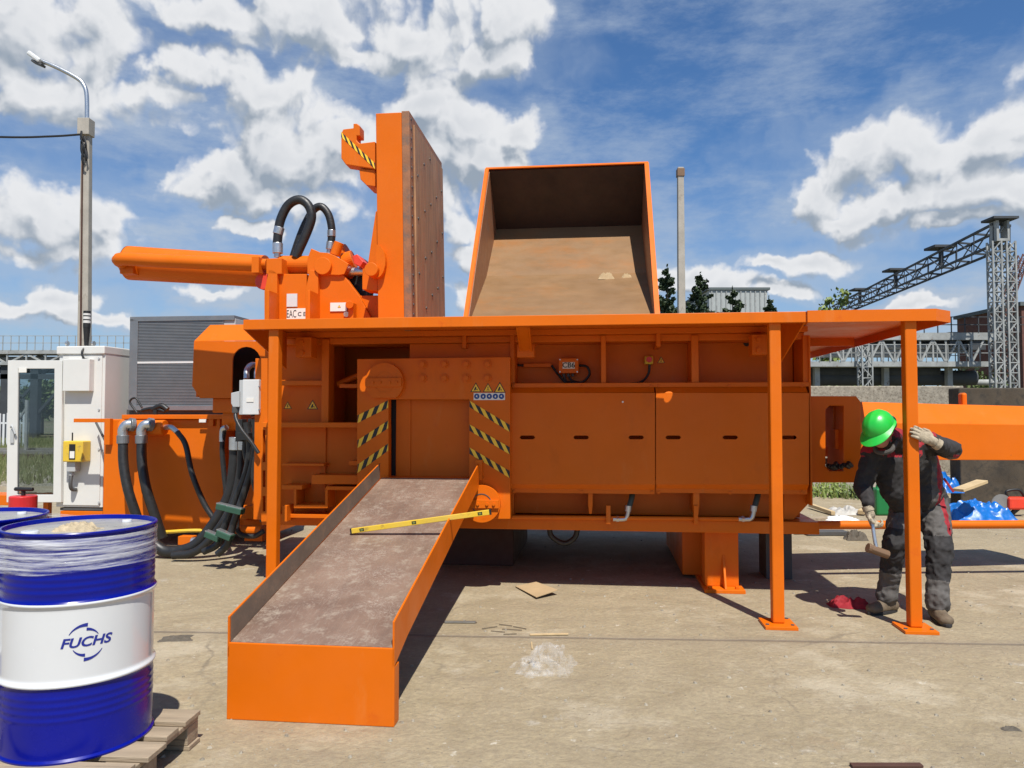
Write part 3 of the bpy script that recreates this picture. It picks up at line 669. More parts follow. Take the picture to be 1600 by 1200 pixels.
def head(u, v, z):
    global b0_
    if b0_ is None:
        mm = MB(M); mm.cyl((u-.004, v, z), (u+.005, v, z), .014, seg=8); b0_ = (mm.build('bolt_head', 'dark_grey', lid), M((u, v, z)))
    else: inst(b0_[0], lid, M((u, v, z))-b0_[1])
for k in range(22):
    z = zb+.06+(z1-zb-.1)*k/21; t = (z-zb)/(z1-zb); u = uR+.035*(1-t)+w
    head(u, .83, z)
for k in range(12):
    for j in range(5):
        if (k+j*2) % 3: continue
        z = zb+.12+(z1-zb-.3)*k/11+rng.uniform(-.03, .03); t = (z-zb)/(z1-zb); u = uR+.04*(1-t)+w+.016
        head(u, .98+j*.26, z)
m = MB(M)
m.ppoly([(533, 208), (536, 202), (552, 200), (552, 193), (558, 193), (562, 196), (562, 212), (557, 212), (557, 219), (562, 224), (586, 221), (586, 264), (540, 257), (533, 247)], .82, .95)
hook = m.build('hook', OR, lid, bev=.006)
m = MB(M); m.ppoly([(561, 264), (586, 265), (586, 291), (572, 289), (563, 280)], .84, 1.1); m.build('hook_root', OR, lid, bev=.005)
tape(533, 206, 214, 586, 255, 264, .82, 11, -.5, lid)
# lid knuckle
m = MB(M)
m.ppoly([(587, 330), (590, 330), (590, 455), (566, 452), (566, 432), (575, 410)], .80, 1.0); m.build('lid_arm', OR, lid, bev=.004)
m = MB(M); pts = [(588, 382)]+[(588+14*math.sin(a), 408-26*math.cos(a)) for a in [math.pi*i/12 for i in range(13)]]+[(588, 434)]; m.ppoly(pts, .70, .76); m.build('lid_lug', OR, lid, bev=.003)
m = MB(M); c = mv(585, 424, .74); m.cyl((c[0], .64, c[2]), (c[0], .9, c[2]), .058, seg=24); m.build('hinge_pin', OR, lid, bev=.004)
# open charging box on the right
Wd = 1.60; c0 = IM(P(877, 491, 6.6)); uc = c0[0]
prof = [(6.60, 2.36), (7.68, 4.035), (8.22, 3.53), (7.50, 2.88)]
pv = [(y-MO+uc*math.sin(MA), z) for y, z in prof]    # to v
sh = lambda v: (v-pv[0][0])*0.0
hw = Wd/2; T = .035
m = MB(M)
front, top, mid, fold = pv
low = (pv[0][0]-.25, pv[0][1]-.15)
for s in (-1, 1):
    m2 = MB(M); m2.poly_x([low, top, mid, (fold[0]+.25, fold[1]-.35), (fold[0], 2.05), (low[0], 2.05)], uc+s*hw, uc+s*(hw+T)); m2.build('box_side', OR if 0 else 'orange', press, bev=.003)
    m2 = MB(M); m2.poly_x([(low[0]+.02, low[1]), (top[0]+.01, top[1]-.03), (mid[0], mid[1]), (fold[0], fold[1]), ], uc+s*(hw-.006), uc+s*hw); m2.build('side_lining', 'lining_brown', press)
def sheet(a, b, name, mat, t=.03, ext=0.):
    d = Vector((b[0]-a[0], b[1]-a[1])).normalized(); n = Vector((-d.y, d.x))*t
    if n.x < 0 and abs(n.x) > abs(n.y)*.1: n = -n
    if mat == 'hopper_in' and n.y > 0: n = -n
    mm = MB(M); mm.poly_x([(a[0], a[1]), (b[0], b[1]), (b[0]+n.x, b[1]+n.y), (a[0]+n.x, a[1]+n.y)], uc-hw+.001, uc+hw-.001); return mm.build(name, mat, press)
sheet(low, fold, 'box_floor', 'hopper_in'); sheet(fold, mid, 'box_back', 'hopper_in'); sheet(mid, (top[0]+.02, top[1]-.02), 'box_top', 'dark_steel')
m = MB(M); m.poly_x([(top[0]-.002, top[1]), (top[0]+.032, top[1]+.026), (mid[0]+.045, mid[1]+.02), (mid[0]+.026, mid[1]+.018), (top[0]+.024, top[1]+.012), (top[0]+.003, top[1]-.008)], uc-hw-T, uc+hw+T); m.build('box_rim', OR, press, bev=.003)
for s in (-1, 1):   # flat rim bars up the two front edges
    x0 = uc+s*(hw+T)
    mm = MB(M); a, b = Vector((low[0], low[1])), Vector((top[0], top[1])); d = (b-a).normalized(); n = Vector((-d.y, d.x))*-.0
    mm.hexa([(uc+s*hw-.005, low[0]-.012, low[1]), (x0+s*.004, low[0]-.012, low[1]), (x0+s*.004, low[0], low[1]), (uc+s*hw-.005, low[0], low[1]),
             (uc+s*hw-.005, top[0]-.012, top[1]), (x0+s*.004, top[0]-.012, top[1]), (x0+s*.004, top[0], top[1]), (uc+s*hw-.005, top[0], top[1])]); mm.build('rim_bar', OR, press)
crumple('paper_scrap', 'cardboard', M((uc+.40, fold[0]-.10, fold[1]-.085)), (.17, .09, .09), 3.1, 'larger tan paper scrap lying in the open steel box', 'paper', n=14)
crumple('paper_scrap', 'cardboard', M((uc+.60, fold[0]-.08, fold[1]-.075)), (.10, .07, .07), 8.1, 'small tan scrap in the right corner of the open steel box', 'paper', n=12)

# cylinder block on the left of the deck
m = MB(M)
m.ppoly([(434, 428), (479, 428), (479, 500), (434, 500)], 1.05, 1.12)
m.ppoly([(497, 427), (537, 430), (562, 463), (581, 500), (497, 500)], 1.05, 1.12)
m.pbox(420, 440, 560, 500, 1.4, 1.8); m.pbox(560, 462, 592, 500, 1.1, 1.5)
cr = m.build('cradle', OR, press, bev=.004, label='upright cradle plates carrying the lid cylinder')
for x in (413, 477):
    mm = MB(M); mm.ppoly([(x, 455), (x+7, 422), (x+12, 422), (x+20, 427), (x+20, 500), (x, 500)], 1.0, 1.05)
    a = mv(x+5, 500, .8); mm.box((a[0]-.012, .80, 2.2), (a[0]+.012, 1.0, mv(x, 455, .85)[2])); mm.build('cradle_rib', OR, press, bev=.003)
m = MB(M); c = mv(505, 416, 1.0); m.cyl((c[0], .98, c[2]), (c[0], 1.6, c[2]), .078, seg=32); m.build('trunnion', OR, press, bev=.004)
m = MB(M); m.ppoly([(480, 404), (486, 388), (500, 394), (512, 395), (523, 399), (545, 412), (538, 428), (528, 430), (480, 428)], 1.02, 1.5); m.build('trunnion_bracket', OR, press, bev=.005)
m = MB(M); m.ppoly([(416, 404), (440, 403), (440, 428), (416, 428)], 1.0, 1.4); m.build('port_block', OR, press, bev=.004)
m = MB(M); m.cyl(mv(438, 414, 1.2), mv(500, 414, 1.2), .085, seg=32); m.build('cylinder_head', OR, press, bev=.004)
# large cylinder
A, B = Vector(mv(203, 411, 1.35)), Vector(mv(414, 424, 1.35))
m = MB(M); m.cyl(A+Vector((.0, 0, 0)), B, .165, .152, seg=40); m.cyl(A-Vector((.05, 0, -.0)), A, .12, .165, seg=40); m.build('main_cylinder', OR, press, smooth=True, label='long fat hydraulic cylinder pointing left over the tank')
A2, B2 = Vector(mv(190, 405, 1.08)), Vector(mv(404, 414, 1.08))
m = MB(M); m.tube([A2+Vector((-.03, .06, -.02)), A2, A2.lerp(B2, .3), A2.lerp(B2, .7), B2], .062, seg=20); m.build('side_pipe', OR, press, smooth=True)
m = MB(M); q = mv(207, 424, 1.2); m.box((q[0]-.10, 1.15, q[2]-.03), (q[0]+.04, 1.3, q[2]+.09)); m.build('pipe_bracket', OR, press, bev=.01)
m = MB(M); m.pbox(393, 401, 404, 426, .98, 1.15); m.build('pipe_flange', OR, press, bev=.003)
m = MB(M); m.cyl(mv(404, 413, 1.08), mv(418, 413, 1.08), .05, seg=18); m.build('pipe_neck', OR, press, smooth=True)
m = MB(M); c = mv(412, 440, 1.1); m.cyl((c[0], 1.08, c[2]), (c[0], 1.14, c[2]), .075, seg=30); m.build('red_flange', 'orange_red', press, bev=.003)
# rod end, pins, ports on the right of the block
m = MB(M); m.cyl(mv(523, 399, 1.1), mv(530, 379, 1.1), .045, seg=20); m.build('port_tube', OR, press, bev=.003)
m = MB(M); m.cyl(mv(534, 401, 1.3), mv(545, 397, 1.3), .10, seg=28); m.build('rod_collar', OR, press, bev=.003)
m = MB(M); m.cyl(mv(538, 410, 1.2), mv(553, 405, 1.2), .085, seg=28); m.build('rod_collar', OR, press, bev=.003)
m = MB(M); m.cyl(mv(545, 425, 1.15), mv(572, 424, 1.15), .04, seg=20); m.build('piston_rod', 'zinc', press, smooth=True)
m = MB(M); m.ppoly([(550, 400), (558, 397), (568, 409), (563, 417), (553, 412)], 1.0, 1.3); m.build('valve_block', 'orange_red', press, bev=.006)
m = MB(M); m.ppoly([(566, 420), (580, 418), (590, 424), (590, 440), (566, 432)], 1.0, 1.3); m.build('rod_eye', OR, press, bev=.006)
m = MB(M); m.ppoly([(543, 432), (575, 430), (582, 455), (580, 462), (563, 465)], 1.25, 1.3); m.build('black_shade_sheet', 'black', press)  # black sheet set in as painted shade behind the rod end
m = MB(M); a = mv(582, 452, 1.0); m.box((a[0]-.09, 1.0, a[2]-.01), (a[0]+.05, 1.01, a[2])); m.build('rail', 'dark_grey', press)
m = MB(M); m.pbox(516, 473, 542, 486, 1.04, 1.048); pl = m.build('name_plate', 'sticker', press); tri(530, 478.5, 5, 1.04, pl, [])
m = MB(M); m.pbox(448, 459, 464, 479, 1.035, 1.048); m.build('name_plate', 'light_grey', press)
m = MB(M); m.pbox(448, 482, 479, 500, 1.035, 1.048); pl = m.build('name_plate', 'sticker', press)
text_on('lettering', 'EAC', 455.5, 491, 1.035, .098, 'black', pl, sx=.52); text_on('lettering', 'C E', 471.5, 491, 1.035, .052, 'black', pl, bold=.0008)
m = MB(M); m.pbox(544, 473, 552, 500, .95, 1.04); m.cyl(mv(546, 476, .9), mv(546, 476, 1.06), .035, seg=16); m.build('latch', OR, press, bev=.003)
m = MB(M); m.cyl(mv(541, 491, .95), mv(541, 491, 1.04), .024, seg=12); m.build('bleed_screw', 'zinc', press)
# big hoses looping over the block
for pts, r in (([(433, 392), (434, 372), (438, 345), (450, 321), (467, 312), (481, 320), (487, 338), (480, 362), (462, 402)], .042), ([(458, 402), (468, 372), (478, 348), (490, 328), (502, 323), (513, 335), (518, 355), (518, 372), (516, 388)], .036)):
    v0 = 1.15 if pts[0][0] == 433 else 1.3
    m = MB(M); m.tube([mv(x, y, v0+.0*i) for i, (x, y) in enumerate(pts)], r, seg=16); hz = m.build('hydraulic_hose', 'rubber', press, smooth=True)
    if v0 == 1.15: rr = [(434, 396, 434, 380), (434, 366, 437, 355)]; sp_ = (433, 402, 434, 390)
    else: rr = [(515.5, 390, 517, 378), (518, 370, 518, 360)]; sp_ = (514, 397, 515, 388)
    for x0, y0, x1, y1 in rr:
        m = MB(M); m.cyl(mv(x0, y0, v0), mv(x1, y1, v0), r*1.12, seg=18); m.build('ferrule', 'zinc', hz, bev=.003)
    m = MB(M); m.cyl(mv(sp_[0], sp_[1], v0), mv(sp_[2], sp_[3], v0), r*.7, seg=14); m.build('fitting', 'zinc', hz)

# ejector arm on the right end
m = MB(M)
m.ppoly([(1267, 619), (1338, 619), (1345, 628), (1345, 655), (1345, 754), (1267, 754)], 1.05, 1.5, [[(1290, 640), (1296, 634), (1318, 634), (1318, 655), (1318, 716), (1318, 736), (1296, 736), (1290, 728)]])
m.build('arm_bracket', OR, press, bev=.005)
m = MB(M); m.pbox(1302, 636, 1330, 700, 1.3, 1.9); m.build('arm_root', OR, press, bev=.004)
m = MB(M); m.pbox(1305, 671, 1317, 702, 1.18, 1.3); m.build('lug', OR, press, bev=.004)
m = MB(M); m.pbox(1288, 716, 1345, 726, 1.6, 1.62); m.build('tie_bar', 'steel_grey', press)
p = [P(1318, 634, 6.72), P(1345, 626, 6.72), P(1345, 660, 6.62), P(1350, 718, 6.62)]
m = MB()
Ya, Yb = 6.62, 6.95
L0, L1 = [P(1322, 627, Ya+.18), P(1322, 660, Ya), P(1322, 718, Ya), P(1322, 718, Ya+.55), P(1322, 627, Ya+.55)], [P(1720, 637, Yb+.18), P(1720, 665, Yb), P(1720, 720, Yb), P(1720, 720, Yb+.55), P(1720, 637, Yb+.55)]
for L in (L0, L1):
    L[3].z = L[2].z; L[4].z = L[0].z
    for q in L: q.x = L[1].x
m.add(L0+L1, [(0, 1, 2, 3, 4), (9, 8, 7, 6, 5)]+[(i, (i+1) % 5, 5+(i+1) % 5, 5+i) for i in range(5)])
m.build('ejector_beam', OR, press, bev=.005, label='long box beam running out to the right of the press')
m = MB(); m.cyl(P(1150, 821, 6.78), P(1700, 819, 6.95), .038, seg=20); m.build('long_pipe', OR, press, smooth=True)
m = MB(M)
rg = random.Random(5)
for k in range(9): m.cyl(mv(1293+k*4, 726+rg.uniform(-3, 3), 1.03), mv(1299+k*4, 730+rg.uniform(-3, 3), 1.06), .018, seg=6)
m.build('chain', 'black', press)
m = MB(M); c = mv(1507, 625, 2.2); m.box((c[0]-.02, 2.2, c[2]-.1), (c[0]+.03, 2.3, c[2]+.07)); m.build('lifting_eye', OR, press, bev=.02)

# ================================================================== service platform
pf = thing('service_platform', 'orange steel walkway on posts along the front of the press', 'platform', M((0, .1, 0)), -MA)
u0, u1 = mv(380, 505, 0)[0], mv(1259, 490, 0)[0]; ZT, ZU = 2.215, 2.138
def circ(cx, cy, r, n=14): return [(cx+r*math.cos(2*math.pi*i/n), cy+r*math.sin(2*math.pi*i/n)) for i in range(n)]
def spot(px, py, v):   # where a hole must be for the sun to light that point
    q = M(mv(px, py, v)); t = (ZT-q.z)/SUNV.z; return IM(q+SUNV*t)
s1 = spot(570, 598, .72); s2 = spot(1044, 617, .80)
key = [(s2[0]-.10, s2[1]-.012), (s2[0]-.03, s2[1]-.015)]+[(s2[0]+.035*math.cos(a), s2[1]+.035*math.sin(a)) for a in [R(-150+300*i/12) for i in range(13)]]+[(s2[0]-.03, s2[1]+.015), (s2[0]-.10, s2[1]+.012)]
m = MB(M); m.poly_z([(u0, .006), (u1, .006), (u1, .865), (u0, .865)], ZT-.012, ZT, [circ(s1[0], s1[1], .042), key]); m.build('deck', OR, pf)
m = MB(M); m.box((u0, 0, ZU), (u1, .008, ZT)); m.box((u0, .006, ZU), (u1, .05, ZU+.008)); m.build('fascia', OR, pf, bev=.003)
for u in (u0, u1-.01):
    m = MB(M); m.poly_x([(.008, ZU), (.008, ZT-.012), (.80, ZT-.012), (.80, 1.88)], u, u+.01); m.build('end_bracket', OR, pf, bev=.002)
for x, y0 in ((474, 527), (1187, 523)):
    m = MB(M); m.pbox(x-12, y0, x+12, y0+31, .70, .84); bk = m.build('bracket', OR, pf, bev=.003)
    for dy in (8, 24):
        m = MB(M); c = mv(x-2, y0+dy, .70); m.cyl((c[0], .70, c[2]), (c[0], .68, c[2]), .02, seg=6); m.build('bolt', OR, bk)
m = MB(M); a, b = mv(817, 513, .12), mv(822, 547, .74)
for s in (-.045, .045): m.bar((a[0]+s, .12, ZU+.03), (b[0]+s, .76, b[2]), .012, .06)
m.bar((a[0], .12, ZU+.01), (b[0], .76, b[2]-.02), .09, .01); br = m.build('strut', OR, pf)
m = MB(M); m.pbox(808, 538, 835, 558, .70, .76); m.build('strut_foot', OR, br, bev=.003)
for x in (815, 827):
    m = MB(M); c = mv(x, 548, .70); m.cyl((c[0], .70, c[2]), (c[0], .685, c[2]), .014, seg=6); m.build('bolt', OR, br)
# right wing
w1, w2 = mv(1463, 490, 0)[0], mv(1487, 495, .12)[0]
wing = [(u1+.012, 0), (w1, 0), (w2, .14), (w2, 3.9), (u1+.012, 3.9)]
s3 = spot(1289, 690, 1.06)
m = MB(M); m.poly_z([(u1+.018, .006), (w1, .006), (w2-.006, .14), (w2-.006, 3.9), (u1+.018, 3.9)], ZT-.006, ZT+.006, [circ(s3[0], s3[1], .045)]); m.build('wing_deck', OR, pf)
m = MB(M)
for (a, b) in ((wing[0], wing[1]), (wing[1], wing[2]), (wing[2], wing[3])):
    d = Vector((b[0]-a[0], b[1]-a[1])).normalized(); n = Vector((-d.y, d.x))*.008
    m.hexa([(a[0], a[1], ZU), (b[0], b[1], ZU), (b[0]+n.x, b[1]+n.y, ZU), (a[0]+n.x, a[1]+n.y, ZU), (a[0], a[1], ZT+.006), (b[0], b[1], ZT+.006), (b[0]+n.x, b[1]+n.y, ZT+.006), (a[0]+n.x, a[1]+n.y, ZT+.006)])
m.build('wing_fascia', OR, pf)
m = MB(M); m.box((u1+.02, 2.0, ZU), (w2-.05, 2.03, ZT-.006)); m.build('cross_beam', OR, pf); m = MB(M); m.box((u1+.02, 3.85, ZU), (w2-.05, 3.88, ZT-.006)); m.build('cross_beam', OR, pf)
m = MB(M); m.box((u1+.02, .9, ZU-.10), (u1+.045, .93, ZT-.006)); m.build('red_tab', 'orange_red', pf)
for x0, x1_ in ((416, 434), (1204, 1223), (1417.5, 1436.5)):
    c = mv((x0+x1_)/2, 700, .03)[0]; m = MB(M); m.box((c-.041, .03, .022), (c+.041, .112, ZT-.02)); o = m.build('post', OR, pf, bev=.010)
    m = MB(M); m.box((c-.11, -.06, 0), (c+.11, .18, .022)); bp = m.build('post_base', OR, o, bev=.002)
    for du, dv in ((-.085, 0), (.085, 0), (.085, .17)):
        m = MB(M); m.cyl((c+du, dv, .022), (c+du, dv, .027), .013, seg=12); m.build('bolt_hole', 'dark_grey', o)

# ================================================================== outlet chute
ch = thing('outlet_chute', 'sloping open chute with brown floor below the press outlet', 'chute', M((-.77, -1.9, 0)), -MA)
ua, ub = mv(354.5, 1060, -1.93)[0], mv(616, 1060, -1.93)[0]; va, vb = -1.93, .69
za, zc = mv(480, 1008, va)[2], mv(660, 747, vb)[2]
zf = lambda v: za+(zc-za)*(v-va)/(vb-va)
m = MB(M); m.hexa([(ua+.012, va+.012, za-.012), (ub-.012, va+.012, za-.012), (ub-.012, vb, zc-.012), (ua+.012, vb, zc-.012), (ua+.012, va+.012, za), (ub-.012, va+.012, za), (ub-.012, vb, zc), (ua+.012, vb, zc)])
m.build('chute_floor', 'primer', ch, label='worn brown primer floor of the chute')
HW = .125
for s, u in ((0, ua), (1, ub-.01)):
    m = MB(M); lo = .05 if s == 0 else .07
    m.poly_x([(va, za+HW), (vb-.05, zc+HW-.0), (vb-.05, zc-lo), (va+.25, zf(va+.25)-lo), (va, za-lo-.02)], u, u+.01)
    wl = m.build('side_wall', OR if s else OR, ch, bev=.0015)
    uu = u+.0105 if s == 0 else u-.0005; m = MB(M)
    m.poly_x([(va+.012, za+.001), (va+.012, za+HW-.004), (vb-.06, zc+HW-.004), (vb-.06, zc+.001)], uu, uu+(.001 if s == 0 else -.001)); m.build('wall_lining', 'wall_brown', wl)
m = MB(M); m.box((ua, va, 0), (ub, va+.012, za-.001)); m.box((ua, va+.012, 0), (ua+.012, va+.10, za-.03)); m.box((ub-.012, va+.012, 0), (ub, va+.09, za-.09)); m.build('front_plate', OR, ch, bev=.004)
# spirit level lying over it
A = None
for k in range(200):
    v = -1.9+k*.013; q = mv(549, 834, v)
    if q[2] <= zf(v)+.01: A = Vector(q); break
Bq = None
for k in range(300):
    v = -1.9+k*.009; q = mv(703, 809, v)
    if q[2] <= zf(v)+HW+.02: Bq = Vector(q); break
if Bq is None or A is None: A = Vector((-1.0, -.4, zf(-.4))); Bq = Vector((ub, -.1, zf(-.1)+HW))
# direction through the wall-top point, run on to the photo's end point
Ev = min((abs(IM(P(766, 800, Y))[0]-(A+(Bq-A)*1.38)[0])+abs(P(766, 800, Y).z-(A+(Bq-A)*1.38)[2]), Y) for Y in [4.5+.02*i for i in range(110)])[1]
E = IM(P(766, 800, Ev)); E.z = max(E.z, 0)
A = A+Vector((0, 0, .018)); dE = E-A; E = A+dE
lv = thing('spirit_level', 'long yellow spirit level laid across the chute', 'spirit level', M(A), 0)
m = MB(M); m.bar(A, E, .022, .034); m.build('rail', 'yellow', lv, bev=.003)
for t in (0., 1.):
    m = MB(M); m.bar(A+dE*(t-.006), A+dE*(t+.006), .024, .036); m.build('end_cap', 'black', lv, bev=.002)
for t in (.08, .46, .93):
    m = MB(M); m.bar(A+dE*(t-.016), A+dE*(t+.016), .0235, .020); vv = m.build('vial_housing', 'black', lv)
    m = MB(M); m.bar(A+dE*(t-.009), A+dE*(t+.009), .026, .011); m.build('vial', 'leaf_spring', vv)

# ================================================================== left-hand equipment
# oil tank
tk = thing('oil_tank', 'orange hydraulic oil tank left of the press', 'tank', M(mv(260, 830, 2.6)[:2]+(0,)), -MA)
VT = 2.6
a = mv(163, 655, VT); b = mv(348, 832, VT); zl = b[2]
m = MB(M); m.box((a[0], VT, max(.02, zl)), (b[0], VT+1.3, a[2])); m.box((b[0]+.01, VT+.25, .1), (mv(412, 650, VT)[0], VT+1.2, a[2]-.1)); tb = m.build('tank_body', OR, tk, bev=.012)
m = MB(M); m.pbox(190, 648, 352, 655, VT-.06, VT+1.3); m.build('tank_lid', OR, tk, bev=.005)
m = MB(M); m.pbox(115, 654, 170, 660, VT-.03, VT+.02); m.pbox(163, 654, 171, 695, VT-.06, VT-.0); m.build('tank_bracket', OR, tk, bev=.003)
m = MB(M); m.bar(mv(150, 660, VT+.3), mv(166, 692, VT), .02); m.build('brace', 'dark_grey', tk)
m = MB(M); m.cyl(mv(190, 668, VT-.14), mv(258, 668, VT-.14), .085, seg=28); mf = m.build('manifold', OR, tk, bev=.01)
m = MB(M); m.pbox(325, 655, 333, 666, VT-.05, VT); m.pbox(339, 655, 343, 690, VT-.03, VT); m.build('lifting_lug', OR, tk, bev=.003)
m = MB(M); m.pbox(311, 655, 322, 660, VT-.07, VT-.062); m.build('name_plate', 'sticker', tk)
m = MB(M); m.cyl(mv(243, 640, VT), mv(243, 655, VT), .03, seg=12); m.tube([mv(222, 641, VT), mv(240, 638, VT), mv(258, 643, VT)], .02); m.tube([mv(262, 640, VT), mv(252, 634, VT), mv(238, 640, VT)], .03); m.build('breather_valve', 'black', tk, smooth=True)
m = MB(M); m.tube([mv(214, 645, VT), mv(203, 628, VT), mv(212, 622, VT), mv(222, 637, VT)], .012); m.build('cable', 'rubber', tk, smooth=True)
for x in (193, 222):
    m = MB(M); m.tube([mv(x+13, 663, VT-.24), mv(x+4, 664, VT-.26), mv(x-1, 672, VT-.27), mv(x-1, 682, VT-.27)], .052, seg=16); e_ = m.build('elbow', 'zinc', tk, smooth=True)
    m = MB(M); m.cyl(mv(x+9, 663, VT-.24), mv(x+16, 664, VT-.2), .075, seg=20); m.cyl(mv(x-1, 680, VT-.27), mv(x-1, 693, VT-.27), .064, seg=18); m.build('ferrule', 'alu', e_, bev=.004)
    m = MB(M); m.tube([mv(x-1, 690, VT-.27), mv(x, 725, VT-.3), mv(x+7, 765, VT-.32), mv(x+20, 805, VT-.3), mv(x+32, 840, VT-.25)], .052, seg=16); m.build('hydraulic_hose', 'rubber', tk, smooth=True)
m = MB(M); m.tube([mv(258, 668, VT-.14), mv(268, 668, VT-.2), mv(278, 676, VT-.22)], .03); m.build('elbow', 'zinc', tk, smooth=True)
m = MB(M); m.tube([mv(277, 675, VT-.22), mv(290, 695, VT-.25), mv(300, 740, VT-.3), mv(318, 785, VT-.3), mv(335, 812, VT-.3)], .03); m.build('hydraulic_hose', 'rubber', tk, smooth=True)
m = MB(M); m.tube([mv(250, 832, VT-.1), mv(300, 829, VT-.12), mv(345, 830, VT-.1)], .02, seg=8); m.build('cable', 'yellow', tk, smooth=True)
# cooler
cl = thing('oil_cooler', 'grey finned air cooler standing behind the orange tank', 'cooler', M((mv(280, 640, 3.3)[0], 3.4, 0)), -MA)
VC = 3.25
m = MB(M); m.pbox(203, 498, 213, 640, VC, VC+.35); m.build('end_frame', 'alu', cl, bev=.004)
m = MB(M); m.pbox(347, 498, 366, 640, VC+.02, VC+.5); m.build('end_frame', 'grey_paint', cl, bev=.004)
m = MB(M); m.pbox(203, 495, 366, 500, VC, VC+.4); m.build('top_rail', 'alu', cl, bev=.003); m = MB(M); m.pbox(200, 634, 366, 641, VC-.03, VC+.4); m.build('bottom_rail', 'alu', cl, bev=.003)
m = MB(M); m.pbox(213, 500, 347, 634, VC+.06, VC+.3); core = m.build('core', 'grey_paint', cl)
a, b = mv(213, 500, VC), mv(347, 634, VC); m = MB(M); n = 58
for k in range(n):
    z = b[2]+(a[2]-b[2])*(k+.5)/n; m.box((a[0], VC+.01, z-.0065), (b[0], VC+.07, z+.0055))
o = m.build('cooling_fins', 'alu', cl)
m = MB(M); m.pbox(213, 565, 347, 567, VC+.004, VC+.05); m.build('middle_bar', 'light_grey', cl)
m = MB(M); m.pbox(198, 640, 360, 650, VC+.05, VC+.3); m.build('cooler_base', 'dark_grey', cl)
# orange housing with arched opening
hs_ = thing('pump_housing', 'orange sheet housing with dark arched opening before the cooler', 'housing', M((mv(360, 620, 1.9)[0], 2.1, 0)), -MA)
VH = 1.95
arch = [(362, 622), (363, 575)]+[(385-22*math.cos(a), 564-22*math.sin(a)) for a in [math.pi*i/10 for i in range(11)]]+[(407, 622)]
m = MB(M); m.ppoly([(303, 533), (420, 533), (420, 560), (420, 622)]+arch[::-1]+[(312, 622), (300, 603)], VH, VH+.02)
a0, a1 = mv(303, 533, VH), mv(420, 533, VH); zt2 = mv(308, 508, VH+.25)[2]
m.hexa([(a0[0], VH, a0[2]), (a1[0], VH, a0[2]), (a1[0], VH+.02, a0[2]), (a0[0], VH+.02, a0[2]), (a0[0]+.04, VH+.25, zt2), (a1[0], VH+.25, zt2), (a1[0], VH+.27, zt2), (a0[0]+.04, VH+.27, zt2)])
m.box((a0[0]+.04, VH+.26, zt2-.02), (a1[0], VH+1.2, zt2)); m.box((a0[0]+.02, VH+.02, mv(312, 620, VH)[2]), (a0[0]+.04, VH+1.2, a0[2])); m.build('shell', OR, hs_, bev=.003)
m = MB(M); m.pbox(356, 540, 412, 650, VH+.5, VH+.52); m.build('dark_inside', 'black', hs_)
m = MB(M); m.pbox(332, 622, 372, 645, VH+.1, VH+.6); m.cyl(mv(355, 655, VH+.2), mv(385, 655, VH+.2), .12, seg=24); m.build('pump_body', OR, hs_, bev=.01)
for x in (386, 402):
    m = MB(M); m.tube([mv(x-1, 592, VH-.25), mv(x, 578, VH-.22), mv(x+7, 570, VH-.15), mv(x+16, 571, VH-.1)], .028, seg=14); m.build('pipe_bend', 'zinc', hs_, smooth=True)
# grey terminal box
tb_ = thing('terminal_box', 'light grey electrical box on the left end of the press', 'electrical box', M((mv(392, 648, 1.0)[0], 1.0, 0)), -MA)
m = MB(M); m.pbox(379, 593, 404, 648, .96, 1.08); m.build('enclosure', 'light_grey', tb_, bev=.006)
m = MB(M); m.pbox(374, 594, 379, 648, .99, 1.06); m.build('flange', 'grey_paint', tb_, bev=.003)
m = MB(M); m.ppoly([(361, 614), (374, 611), (374, 636), (364, 636), (361, 630)], .97, 1.05); pg = m.build('plug_socket', 'grey_paint', tb_, bev=.004)
m = MB(M); m.cyl(mv(368, 634, 1.0), mv(368, 645, 1.0), .03, seg=14); m.build('cable_gland', 'dark_grey', pg)
m = MB(M); m.tube([mv(368, 644, 1.0), mv(369, 655, .97), mv(378, 672, .95), mv(392, 690, .95), mv(404, 708, .95)], .017); m.build('cable', 'rubber', tb_, smooth=True)
m = MB(M); m.pbox(385, 622, 396, 628, .955, .96); m.build('sticker', 'sticker', tb_)
for (x, y) in ((406, 604), (406, 640)):
    m = MB(M); c = mv(x, y, .98); m.cyl(c, (c[0], .96, c[2]), .008, seg=6); m.build('screw', 'zinc', tb_)
# bundle of hoses down to the ground
hb = thing('hose_bundle', 'black hydraulic hoses hanging from the housing down to the ground', 'hoses', M((mv(370, 870, 1.6)[0], 1.6, 0)), -MA)
H = [([(368, 690), (366, 730), (358, 775), (330, 825), (300, 855), (262, 862), (240, 850)], .06, 1.9),
     ([(377, 690), (375, 740), (362, 790), (335, 835), (305, 862), (270, 868)], .04, 1.75),
     ([(385, 660), (390, 700), (384, 740), (368, 780), (352, 820), (340, 850), (318, 862)], .034, 1.5),
     ([(398, 655), (400, 690), (394, 730), (380, 775), (366, 815), (355, 850), (340, 866)], .034, 1.4),
     ([(350, 672), (347, 700), (350, 740), (353, 770), (352, 800)], .026, 2.0),
     ([(409, 690), (400, 712), (396, 750), (404, 775), (412, 780)], .024, 1.2),
     ([(405, 650), (408, 690), (404, 740), (402, 790), (410, 815)], .022, 1.3),
     ([(392, 655), (382, 700), (388, 740), (374, 790), (372, 830), (395, 838), (412, 830)], .024, 1.55)]
for pts, r, v in H:
    m = MB(M); m.tube([mv(x, min(y, 868), v) for x, y in pts], r, seg=14)
    m.v = [Vector((q.x, q.y, max(q.z, .01))) for q in m.v]
    m.build('hydraulic_hose', 'rubber', hb, smooth=True)
